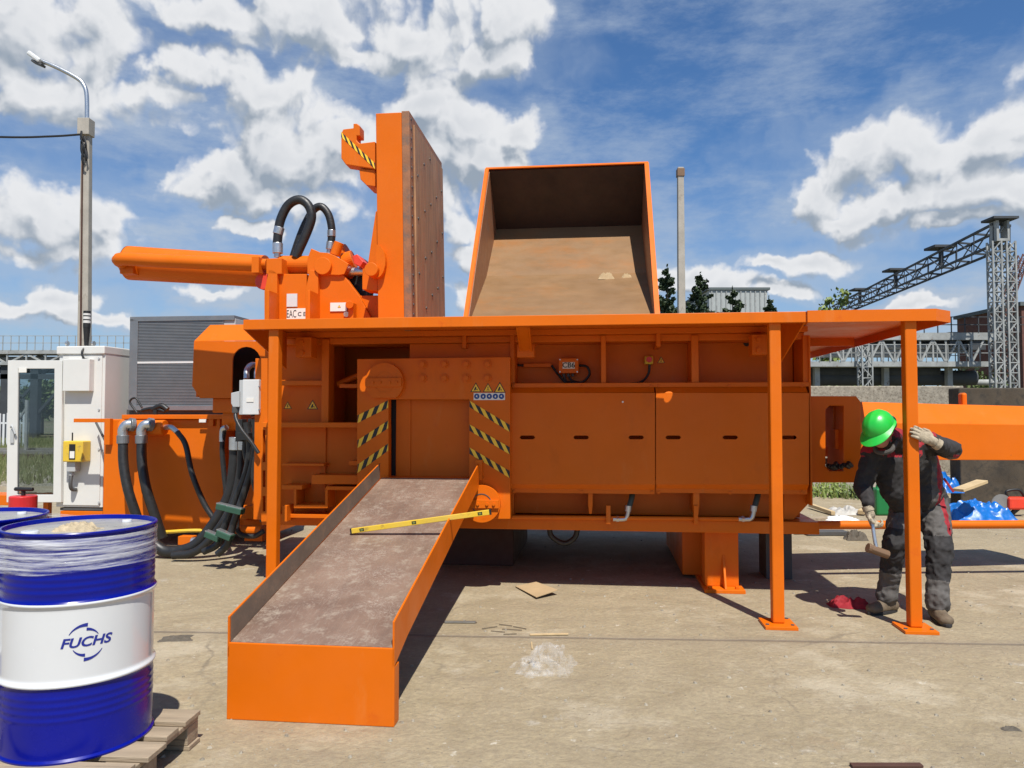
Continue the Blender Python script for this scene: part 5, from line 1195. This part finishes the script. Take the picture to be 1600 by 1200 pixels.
# right gallery
gr = thing('pipe_gallery', 'grey elevated walkway gallery with pipes across the right background', 'pipe gallery', (P(1400, 600, 38).x, 38, 0))
Y0 = 38
a, b = P(1180, 569, Y0), P(1548, 572, Y0); zd = a.z; b.z = zd
m = MB(); m.box((a.x, Y0, zd-.12), (b.x, Y0+2, zd+.14)); m.build('deck', 'far_steel', gr)
m = MB(); railing(m, (a.x, Y0-.02, zd+.14), (b.x, Y0-.02, zd+.14), .85, 22, .035); railing(m, (a.x, Y0+2, zd+.14), (b.x, Y0+2, zd+.14), .9, 20, .035); m.build('railing', 'far_steel', gr)
zu = P(1500, 522, Y0).z
m = MB(); m.box((a.x+4, Y0+.4, zu-.25), (b.x+1, Y0+1.8, zu+.12)); m.build('upper_deck', 'far_steel', gr)
m = MB(); railing(m, (a.x+6, Y0+.4, zu+.12), (b.x+8, Y0+.4, zu+.12), .8, 20, .045); m.build('upper_railing', 'far_dark', gr)
m = MB(); n = 12
for k in range(n):
    x0, x1_ = a.x+4+(b.x-a.x-4)*k/n, a.x+4+(b.x-a.x-4)*(k+1)/n; m.bar((x0, Y0+.5, zd+.1 if k % 2 else zu-.2), (x1_, Y0+.5, zu-.2 if k % 2 else zd+.1), .09); m.bar((x0, Y0+.5, zd), (x0, Y0+.5, zu), .08)
m.build('truss', 'far_steel', gr)
rg = random.Random(9)
for k, (y, r_, mt) in enumerate(((542, .14, 'far_pipe'), (548, .1, 'far_steel'), (555, .12, 'far_pipe'), (534, .1, 'far_dark'), (580, .35, 'far_dark'), (590, .4, 'far_dark'), (597, .16, 'far_steel'))):
    m = MB(); z = P(1400, y, Y0+1).z; m.cyl((a.x, Y0+.9+.1*k, z), (b.x+rg.uniform(-2, 2), Y0+.9+.1*k, z), r_, seg=12); m.build('pipe', mt, gr, smooth=True)
m = MB(); m.box((P(1492, 500, Y0).x, Y0+.5, P(1500, 540, Y0).z), (P(1507, 500, Y0).x, Y0+1.2, P(1500, 517, Y0).z)); m.build('duct', 'far_dark', gr); m = MB(); m.box((P(1525, 500, Y0).x, Y0+.5, P(1500, 545, Y0).z), (P(1549, 500, Y0).x, Y0+1.2, P(1500, 519, Y0).z)); m.build('duct', 'far_dark', gr)
for px in (1285, 1395, 1496):
    m = MB(); x = P(px, 600, Y0).x; m.box((x-.13, Y0+.6, 0), (x+.13, Y0+.9, zd)); m.build('column', 'far_steel', gr)
m = MB(); lat(m, (P(1352, 600, Y0-.4).x, Y0-.4, 0), (P(1352, 600, Y0-.4).x, Y0-.4, zd+.9), .5, 9, .06); m.build('lattice_column', 'far_steel', gr)
# tower and climbing truss
tw = thing('lattice_tower', 'tall grey lattice tower at the right edge', 'tower', (P(1566, 600, 36).x, 36, 0))
zt_ = P(1566, 378, 36).z; xt = P(1566, 500, 36).x
for x0 in (P(1556, 500, 36).x, P(1578, 500, 36).x):
    m = MB(); lat(m, (x0, 36, 0), (x0, 36, zt_), .42, 20, .075); m.build('lattice_leg', 'far_steel', tw)
m = MB(); m.box((xt-.32, 35.75, zt_), (xt+.3, 36.3, zt_+.12)); m.box((xt-.32, 35.75, zt_+.12), (xt-.2, 36.3, P(0, 346, 36).z)); m.box((xt+.2, 35.75, zt_+.12), (xt+.3, 36.3, P(0, 346, 36).z)); m.bar((xt-.3, 36, zt_+.1), (xt+.3, 36, P(0, 350, 36).z), .05); m.build('head_frame', 'far_steel', tw)
m = MB(); zc = P(0, 343, 36).z; m.box((xt-.6, 35.5, zc-.06), (xt+.6, 36.5, zc+.05)); m.build('top_plate', 'far_dark', tw)
ct_ = thing('conveyor_truss', 'dark lattice girder running from the tower into the distance', 'truss', (P(1440, 600, 50).x, 50, 0))
m = MB(); ta, tb2 = [P(1552, 350, 36), P(1552, 383, 36)], [P(1300, 479, 74), P(1300, 492, 74)]
n = 16
for w in (0, 1.0):
    o_ = Vector((w, w*.3, 0))
    for i in (0, 1): m.bar(ta[i]+o_, tb2[i]+o_, .11)
    for k in range(n):
        p0, p1 = ta[k % 2].lerp(tb2[k % 2], k/n), ta[(k+1) % 2].lerp(tb2[(k+1) % 2], (k+1)/n); m.bar(p0+o_, p1+o_, .05)
        m.bar(ta[0].lerp(tb2[0], k/n)+o_, ta[1].lerp(tb2[1], k/n)+o_, .04)
for k in range(n+1): p0 = ta[1].lerp(tb2[1], k/n); m.bar(p0, p0+Vector((1, .3, 0)), .09); p0 = ta[0].lerp(tb2[0], k/n); m.bar(p0, p0+Vector((1, .3, 0)), .09)
m.build('girder', 'far_dark', ct_)
for (px, py, Y) in ((1465, 389, 45), (1395, 424, 55), (1340, 454, 66)):
    c = P(px, py, Y); m = MB(); m.box((c.x-.5, Y-.6, c.z), (c.x+.8, Y+.6, c.z+.14)); m.box((c.x+.1, Y-.1, c.z-1.2), (c.x+.3, Y+.1, c.z)); m.build('cross_head', 'far_dark', ct_)
# crane jib and brick building at the edge
cj = thing('crane_jib', 'red lattice jib leaning at the right edge', 'crane', (P(1590, 600, 42).x, 42, 0))
m = MB(); lat(m, P(1574, 470, 42), P(1600, 400, 42), .4, 7, .06); lat(m, P(1574, 470, 42), P(1568, 600, 42), .35, 8, .06); m.build('jib', 'far_brick', cj)
bb = thing('brick_building', 'dark red building at the right edge behind the gallery', 'building', (P(1630, 600, 55).x, 55, 0))
m = MB(); c = P(1596, 480, 55); m.box((c.x, 55, 0), (c.x+12, 63, P(0, 478, 55).z)); m.build('wall', 'far_brick', bb)
m = MB(); m.box((c.x-.2, 54.8, P(0, 478, 55).z), (c.x+12.2, 63.2, P(0, 472, 55).z)); m.build('roof', 'roof_dark', bb)
for k in range(3):
    m = MB(); m.box((c.x+.6+k*1.8, 54.97, 4+0), (c.x+1.6+k*1.8, 55, 6)); m.build('window', 'roof_dark', bb)
# pale shed beyond
sd = thing('industrial_shed', 'pale grey clad building beyond the pines', 'building', (P(1150, 600, 95).x, 95, 0))
a, b = P(1108, 453, 95), P(1199, 453, 95)
m = MB(); m.box((a.x, 95, 0), (b.x, 115, a.z)); m.build('wall', 'far_cladding', sd)
m = MB(); m.box((a.x-.3, 94.8, a.z), (b.x+.3, 115.2, a.z+.3)); m.build('roof', 'roof_dark', sd)
for k in range(12):
    m = MB(); x = a.x+(b.x-a.x)*(k+.5)/12; m.box((x-.08, 94.9, 0), (x+.08, 95, a.z-.05)); m.build('cladding_seam', 'far_steel', sd)
# fence at far left
fn = thing('slat_fence', 'white slatted fence seen left of the open cabinet door', 'fence', (P(8, 690, 34).x, 34, 0))
a, b = P(-120, 690, 34), P(36, 690, 34)
for k in range(26):
    m = MB(); x = a.x+(b.x-a.x)*k/25; m.box((x-.045, 34, 0), (x+.045, 34.03, P(0, 645+(k % 3), 34).z)); m.build('slat', 'light_grey', fn)
m = MB(); m.box((a.x, 34.03, 1.0), (b.x, 34.08, 1.08)); m.build('rail', 'light_grey', fn)
pp = thing('metal_post', 'thin pale post standing in the grass behind the glass door', 'post', (P(42, 690, 26).x, 26, 0)); c = P(42, 640, 26)
m = MB(); m.bar((c.x, 26, 0), (c.x, 26, P(0, 625, 26).z), .09); m.bar((c.x-.5, 26, .9), (c.x, 26, 1.7), .06); m.build('shaft', 'far_pipe', pp)
# railway track
tr = thing('railway_track', 'rusty railway track crossing the grass behind the cabinet', 'railway track', (-15, 26, 0))
for y in (25.2, 26.75):
    m = MB(); m.box((-60, y-.035, .12), (-6, y+.035, .26)); m.build('rail', 'steel_grey', tr, bev=.01)
m = MB()
for k in range(90): m.box((-60+k*.6, 24.7, -.03), (-59.75+k*.6, 27.25, .12))
m.build('sleepers', 'wood_dark', tr)
# grass behind
m = MB(); rg = random.Random(31)
for _ in range(9000):
    y = rg.uniform(16, 42); x = -rg.uniform(.5, .78)*y; h = rg.uniform(.08, .32); w = .02; dx = rg.gauss(0, .08)
    m.add([(x-w, y, -.03), (x+w, y, -.03), (x+dx, y+rg.gauss(0, .05), h)], [(0, 1, 2)])
tag(m.build('grass', 'grass_blade'), 'rough spring grass round the railway track', 'grass', kind='stuff')
m = MB(); rg = random.Random(32)
for _ in range(1500):
    y = 15.6+rg.random()**1.6*6; pebble(-rg.uniform(.5, .78)*y, y, rg.uniform(.03, .09), -.03)
tag(m.build('rubble', 'wall_concrete'), 'brown rubble and stones beyond the yard edge', 'rubble', kind='stuff')

# ================================================================== trees
def tree(name, px, base_py, top_py, Y, wpx, mat, label, cat, seed, leaves=1500, kind='round', ls=.25, group=None):
    rg = random.Random(seed); c = P(px, base_py, Y); zt_ = P(px, top_py, Y).z; wd_ = wpx/F*Y
    t = thing(name, label, cat, (c.x, Y, 0), 0, group); H_ = zt_
    m = MB(); rr = .012*H_+.05
    m.cyl((c.x, Y, 0), (c.x, Y, H_*.55), rr, rr*.6, seg=8); m.cyl((c.x, Y, H_*.55), (c.x, Y, H_*.93), rr*.6, rr*.12, seg=8)
    tips = []
    if kind == 'round':
        for k in range(16):
            a = rg.uniform(0, 6.28); z0 = H_*rg.uniform(.25, .7); L = wd_*.5*rg.uniform(.5, .95); z1_ = min(H_*.95, z0+H_*rg.uniform(.1, .3)); e = (c.x+L*math.cos(a), Y+L*math.sin(a), z1_)
            m.cyl((c.x, Y, z0), e, rr*.35, rr*.1, seg=6); tips.append((Vector(e), wd_*rg.uniform(.13, .24))); tips.append((Vector((c.x, Y, z0)).lerp(Vector(e), .55), wd_*.16))
        tips.append((Vector((c.x, Y, H_*.9)), wd_*.16))
    m.build('trunk', 'bark', t)
    m = MB()
    def leafq(p, s):
        n = Vector((rg.gauss(0, 1), rg.gauss(0, 1), rg.gauss(0, 1))).normalized(); a = n.orthogonal().normalized()*s; b = n.cross(a.normalized())*s*.6
        m.add([p-a, p+b, p+a, p-b], [(0, 1, 2, 3)])
    if kind == 'round':
        for _ in range(leaves):
            q, r_ = rg.choice(tips); d = Vector((rg.gauss(0, 1), rg.gauss(0, 1), rg.gauss(0, .8))); leafq(q+d*r_*.5, ls*rg.uniform(.5, 1.2))
    else:   # pine: whorls of drooping boughs with open gaps
        nb = 105+15*(seed % 3)
        for k in range(nb):
            f = rg.random()**.9; z0 = H_*(.12+.84*f); L = wd_*.95*(1-f)**.62+.12; a = rg.uniform(0, 6.28); Lj = L*rg.uniform(.45, 1.1)
            e = Vector((c.x+Lj*math.cos(a), Y+Lj*math.sin(a), z0+Lj*rg.uniform(.1, .6))); s0 = Vector((c.x, Y, z0))
            for _ in range(int(leaves/nb)):
                tt = rg.uniform(.1, 1)**.8; p_ = s0.lerp(e, tt)+Vector((rg.gauss(0, .1), rg.gauss(0, .1), rg.gauss(0, .11)))*Lj*.75; leafq(p_, ls*rg.uniform(.5, 1.2))
        for _ in range(30): leafq(Vector((c.x, Y, H_*rg.uniform(.93, 1.0))), ls*.5)
    m.build('crown', mat, t); return t
for i, (px, top, w, lb) in enumerate(((1044, 412, 44, 'tall dark pine right of the open box, left of bare pole'), (1096, 424, 56, 'bushy dark pine standing right of the bare pole'), (1146, 447, 44, 'dark pine in front of the pale shed'), (1203, 462, 34, 'low dark pine at the right end of the pale shed'))):
    tree('pine_tree', px, 600, top, 58+i*2, w, 'leaf_dark', lb, 'pine tree', 40+i, 5500, 'pine', .22)
tree('birch_tree', 1298, 600, 448, 62, 46, 'leaf_spring', 'fresh green tree at the far end of the truss', 'tree', 50, 1500, ls=.22)
for i, (px, top, w, Y, mt, lb) in enumerate(((1300, 566, 90, 46, 'leaf_mid', 'round bush under the gallery beside the press end'), (1385, 572, 80, 47, 'leaf_mid', 'bush under the gallery left of the right post'), (1465, 578, 90, 50, 'leaf_dark', 'dark bush under the gallery right of the right post'), (1530, 580, 70, 48, 'leaf_mid', 'bush at the foot of the lattice tower'))):
    tree('bush', px, 620, top, Y, w, mt, lb, 'bush', 60+i, 2200, ls=.16)
for i, (px, top, w, Y, mt, lb) in enumerate(((66, 590, 70, 52, 'leaf_mid', 'green tree seen through the right of the cabinet door glass'), (20, 612, 50, 56, 'leaf_dark', 'dark tree seen left of the cabinet door'), (104, 600, 60, 54, 'leaf_mid', 'green tree hidden mostly by the white cabinet'))):
    tree('bush_tree', px, 680, top, Y, w, mt, lb, 'tree', 70+i, 2600, ls=.2)
m = MB(); rg = random.Random(77)
for _ in range(14000):
    x = rg.uniform(-150, 150); y = rg.uniform(120, 150); z = rg.random()**.8*(5.5+2.5*noise.noise(Vector((x*.06, 0, 0)))); s = rg.uniform(.3, .8); n = Vector((rg.gauss(0, 1), rg.gauss(0, 1), rg.gauss(0, 1))).normalized(); a = n.orthogonal().normalized()*s; b = n.cross(a.normalized())*s*.7; p_ = Vector((x, y, z))
    m.add([p_-a, p_+b, p_+a, p_-b], [(0, 1, 2, 3)])
tag(m.build('far_wood', 'leaf_mid'), 'low belt of far woodland along the horizon', 'woodland', kind='stuff')
# ================================================================== the worker
mn = thing('person', 'worker in green hard hat and dark overalls bending to hammer beside the right post', 'person', G(1425, 958), 0)
H_ = lambda x, y, Y: P(x, y, Y)
pel = H_(1438, 772, 5.86); wst = H_(1428, 742, 5.80); che = H_(1412, 712, 5.70); nck = H_(1398, 688, 5.60)
shL = H_(1364, 708, 5.58); shR = H_(1450, 692, 5.62)      # image left / image right shoulders
elL = H_(1348, 762, 5.60); wrL = H_(1358, 798, 5.45)
elR = H_(1487, 703, 5.56); wrR = H_(1453, 690, 5.25)
hpL = H_(1418, 782, 5.80); hpR = H_(1456, 782, 5.84)
knL = H_(1399, 850, 5.62); knR = H_(1468, 862, 5.60)
anL = H_(1387, 928, 5.74); anR = H_(1464, 942, 5.52)
hd = H_(1375, 674, 5.42); hdir = Vector((-.62, -.42, -.60)).normalized()     # where the face looks
up_ = (Vector((-.45, -.25, 1))); up_ = (up_-hdir*up_.dot(hdir)).normalized(); rt_ = hdir.cross(up_).normalized()
HM = Matrix((rt_, -hdir, up_)).transposed()     # head axes: x right, y back, z crown
hp = lambda x, y, z: hd+rt_*x-hdir*y+up_*z
# body: one continuous surface
body = [(nck, hp(0, .03, -.06), .055, .06), ('e', hp(0, 0, .01), (.074, .095, .105), HM), ('e', hp(0, -.035, -.055), (.052, .055, .055), HM),
        ('e', hp(0, -.10, -.012), (.012, .018, .022), HM), ('e', hp(.076, .01, -.01), (.010, .02, .03), HM), ('e', hp(-.076, .01, -.01), (.010, .02, .03), HM),
        ('e', hp(0, -.088, -.062), (.024, .012, .008), HM), ('e', hp(.03, -.086, .012), (.014, .01, .009), HM), ('e', hp(-.03, -.086, .012), (.014, .01, .009), HM),
        (pel, wst, .12, .115), (wst, che, .115, .13), (che, nck, .13, .07), (che, shL, .09, .06), (che, shR, .09, .06), (shL, elL, .045, .038), (elL, wrL, .036, .028),
        (shR, elR, .045, .038), (elR, wrR, .036, .028), (hpL, knL, .075, .052), (knL, anL, .052, .038), (hpR, knR, .075, .052), (knR, anR, .052, .038), (pel, hpL, .11, .08), (pel, hpR, .11, .08),
        (anL, anL+Vector((0, 0, -.03)), .032, .03), (anR, anR+Vector((0, 0, -.03)), .032, .03)]
blob('body', body, .009, ['skin'], mn, smooth_it=3)
for s in (-1, 1):
    m = MB(); c = hp(s*.03, -.094, .012); m.cyl(c, c-(-hdir)*.004, .008, seg=10); m.build('eye', 'black', mn)
# jacket
def jpick(c, n):
    if c.z > che.z+.0 and (c-nck).length < .30 and n.z > .1: return 1          # red yoke
    d = (c-(pel+Vector((.14, -.05, .2)))); 
    if .10 < c.x-wst.x < .27 and abs((c.x-wst.x)-.13-(wst.z-c.z)*-.10) < .028 and c.z < che.z+.02 and n.y < .4 and n.x > .1: return 1
    if c.x > wst.x+.045 and c.z < che.z-.0: return 2
    return 0
jk = [(wst+Vector((.02, 0, -.13)), wst, .175, .17), (wst, che, .17, .165), (che, nck, .155, .095), (nck, hp(0, .05, -.09), .085, .075),
      (che+Vector((0, .03, .0)), shL, .12, .085), (che+Vector((0, .03, 0)), shR, .12, .09), (shL, elL, .078, .066), (elL, wrL+Vector((0, 0, .05)), .064, .046),
      (shR, elR, .082, .074), (elR, wrR+(elR-wrR).normalized()*.05, .070, .046), (wst+Vector((.10, -.03, -.1)), wst+Vector((.05, -.02, .1)), .11, .12), (wst+Vector((-.10, -.05, -.02)), che+Vector((-.05, -.04, -.02)), .09, .12), (H_(1384, 722, 5.62), H_(1394, 768, 5.64), .115, .085), (H_(1394, 768, 5.64), H_(1404, 790, 5.68), .08, .06)]
jo = blob('jacket', jk, .010, ['cloth_black', 'cloth_red', 'cloth_grey'], mn, jpick, 3, .014, wscale=11)
m = MB(); m.tube([hp(-.07, .02, -.11), hp(-.06, -.06, -.125), hp(0, -.085, -.13), hp(.06, -.06, -.125), hp(.08, .02, -.11)], .016, seg=8); m.build('collar', 'cloth_grey', jo, smooth=True)
m = MB(); a = wst+Vector((.12, -.19, -.01)); m.bar(a, a+Vector((.07, .0, -.10)), .006, .016); m.build('pocket_trim', 'cloth_red', jo)
# trousers
def tpick(c, n):
    for k, s in ((knL, 0), (knR, 1)):
        if abs(c.x-(k.x+(-.02 if s == 0 else 0))) < .14 and -.22 < c.z-k.z < .12 and (c-k).length < .23: return 0
    if c.z > knR.z+.10 and c.x > knR.x+.055 and abs(c.x-knR.x-.088) < .020 and n.y < .2: return 1
    return 2 if c.z < pel.z-.02 else 0
tr_ = [(pel, hpL, .155, .115), (pel, hpR, .155, .12), (hpL, knL, .115, .092), (hpR, knR, .12, .095), (knL, anL+Vector((0, 0, .03)), .088, .068), (knR, anR+Vector((0, 0, .04)), .092, .075),
       (anL+Vector((0, 0, .05)), anL+Vector((-.01, -.01, -.005)), .074, .078), (anR+Vector((0, 0, .06)), anR+Vector((0, -.01, .0)), .08, .082), (wst+Vector((.02, 0, -.05)), pel, .145, .15)]
blob('trousers', tr_, .010, ['cloth_black', 'cloth_red', 'cloth_grey'], mn, tpick, 2, .017, wscale=12)
# boots
def boot(an, d, nm):
    d = Vector(d).normalized(); g0 = Vector((an.x, an.y, 0)); s = Vector((-d.y, d.x, 0))
    hx = g0-d*.05+Vector((0, 0, .05)); tx = g0+d*.155+Vector((0, 0, .042))
    o = blob('boot', [(g0+Vector((0, 0, .15)), g0+Vector((0, 0, .06)), .055, .055), (hx, g0+d*.06+Vector((0, 0, .055)), .046, .05), (g0+d*.04+Vector((0, 0, .055)), tx, .05, .042), (hx-s*.012, tx-s*.02, .035, .034), (hx+s*.012, tx+s*.018, .035, .034)], .006, ['boot'], mn, smooth_it=2)
    m = MB(); pts = []
    for t in range(20):
        a = 2*math.pi*t/20; q = g0+d*(.055+.148*math.cos(a))+s*(.048+.008*math.cos(a))*math.sin(a); pts.append((q.x, q.y))
    m.poly_z(pts, .002, .024); m.build('sole', 'cloth_black', o, bev=.004)
boot(anL, (-.85, -.35, 0), 'a'); boot(anR, (-.15, -1, 0), 'b')
# helmet
hm = []
m = MB(); seg = 40; rows = 14
def hv(a, e, g_=1.0):
    x, y, z = math.cos(a)*math.cos(e), math.sin(a)*math.cos(e), math.sin(e)
    rx, ry, rz_ = .104*g_, .126*g_, .112*g_; rid = 1+.035*max(0, 1-abs(x)*5)*(.4+.6*z)+.018*max(0, 1-abs(abs(x)-.42)*9)*z
    return hp(x*rx*rid, y*ry*rid+.012, .040+z*rz_*rid)
vs = [hv(2*math.pi*i/seg, R(90)*k/rows) for k in range(rows) for i in range(seg)]+[hv(0, R(90))]
fs = [(k*seg+i, k*seg+(i+1) % seg, (k+1)*seg+(i+1) % seg, (k+1)*seg+i) for k in range(rows-1) for i in range(seg)]+[((rows-1)*seg+i, (rows-1)*seg+(i+1) % seg, rows*seg) for i in range(seg)]
m.add(vs, fs)
br0 = [hv(2*math.pi*i/seg, 0) for i in range(seg)]; br1 = []
for i in range(seg):
    a = 2*math.pi*i/seg; w = .012+.052*max(0, -math.sin(a))**2; dr2 = Vector((math.cos(a), math.sin(a)))
    q = hp(math.cos(a)*(.104+w), math.sin(a)*(.126+w)+.012, .040-.010-.022*max(0, -math.sin(a))); br1.append(q)
br2 = [q-up_*.004 for q in br1]; br3 = [q-up_*.006 for q in br0]
n = seg; m.add(br0+br1+br2+br3, [(k*n+i, k*n+(i+1) % n, (k+1)*n+(i+1) % n, (k+1)*n+i) for k in range(3) for i in range(n)])
ho = m.build('hard_hat', 'helmet', mn, smooth=True, merge=True)
m = MB(); m.tube([hp(-.10, .0, .02), hp(-.098, .05, .012), hp(-.05, .115, .0), hp(.05, .115, .0), hp(.098, .05, .012), hp(.10, 0, .02)], .010, seg=8); m.build('head_band', 'black', ho, smooth=True)
m = MB(); m.lathe((0, 0, 0), [(.001, 0)], 3) if 0 else None
hr = blob('hair', [('e', hp(0, .035, .0), (.079, .072, .08), HM)], .008, ['hair'], mn, smooth_it=1)
# gloved hands
def hand(wr, fwd, palm_n, curl, nm, side):
    """wr wrist, fwd finger direction, palm_n the way the palm faces; curl in radians per joint"""
    f = Vector(fwd).normalized(); pn = Vector(palm_n); pn = (pn-f*pn.dot(f)).normalized(); s = f.cross(pn).normalized()*side
    pc = wr+f*.045
    parts = [(wr-f*.03, wr+f*.01, .034, .034), ('e', pc+f*.005, (.043, .020, .050), Matrix((s, pn, f)).transposed()), ('e', pc+f*.028, (.042, .017, .028), Matrix((s, pn, f)).transposed())]
    for k, (o_, L) in enumerate(((.031, .070), (.011, .080), (-.010, .074), (-.030, .060))):
        base = wr+f*.082+s*o_-f*abs(o_)*.2; d = (f+s*o_*2.2).normalized(); p0 = base-d*.015; r = .0115
        for j, fr in enumerate((.45, .32, .23)):
            c_ = curl*(1+.12*k)*(1 if j else .8); ax = s*side
            d = (Matrix.Rotation(-c_ if side > 0 else c_, 3, s) @ d) if False else (d*math.cos(c_)+pn*math.sin(c_) if j == 0 else None) or d
            if j > 0:
                perp = (pn*d.dot(f)-f*d.dot(pn)).normalized(); d = (d*math.cos(c_)+perp*math.sin(c_)).normalized()
            p1 = p0+d*(L*fr+(.015 if j == 0 else 0)); parts.append((p0, p1, r, r*.92)); p0 = p1; r *= .93
    tb0 = wr+f*.022+s*.034+pn*.006; td = (f*.62+s*.62+pn*.45).normalized(); t1 = tb0+td*.036; t2 = t1+(f*.75+pn*.6+s*.1).normalized()*.03
    parts += [(tb0, t1, .016, .0135), (t1, t2, .0135, .011)]
    g_ = blob('work_glove', parts, .0038, ['glove'], mn, smooth_it=2)
    m = MB(); m.cyl(wr-f*.055, wr-f*.02, .040, .038, seg=18, cap=False); m.cyl(wr-f*.053, wr-f*.022, .036, .034, seg=18, cap=False); m.build('cuff', 'glove', g_, smooth=True)
    return pc, f, pn, s
hA = hand(wrL+Vector((0, -.01, -.02)), (.22, -.25, -1), (.55, -.75, 0), .85, 'l', 1)
hB = hand(wrR+Vector((0, -.03, .004)), (-.84, -.02, .5), (-.1, 1, -.1), .20, 'r', -1)
# hammer
hmr = thing('sledge_hammer', 'short hammer with steel handle held by the worker', 'hammer', G(1368, 900), 0)
a, b = H_(1363, 812, 5.39), H_(1370, 860, 5.34)
m = MB(); m.tube([a, a.lerp(b, .5)+Vector((-.004, 0, 0)), b], .013, seg=12); m.build('handle', 'zinc', hmr, smooth=True)
d = (H_(1386, 868, 5.33)-H_(1358, 858, 5.33)).normalized(); c = b+Vector((.005, 0, -.005))
m = MB(); m.cyl(c-d*.07, c+d*.08, .030, seg=8); m.cyl(c-d*.075, c-d*.05, .034, seg=14); m.build('head', 'rust_brown', hmr, bev=.004)
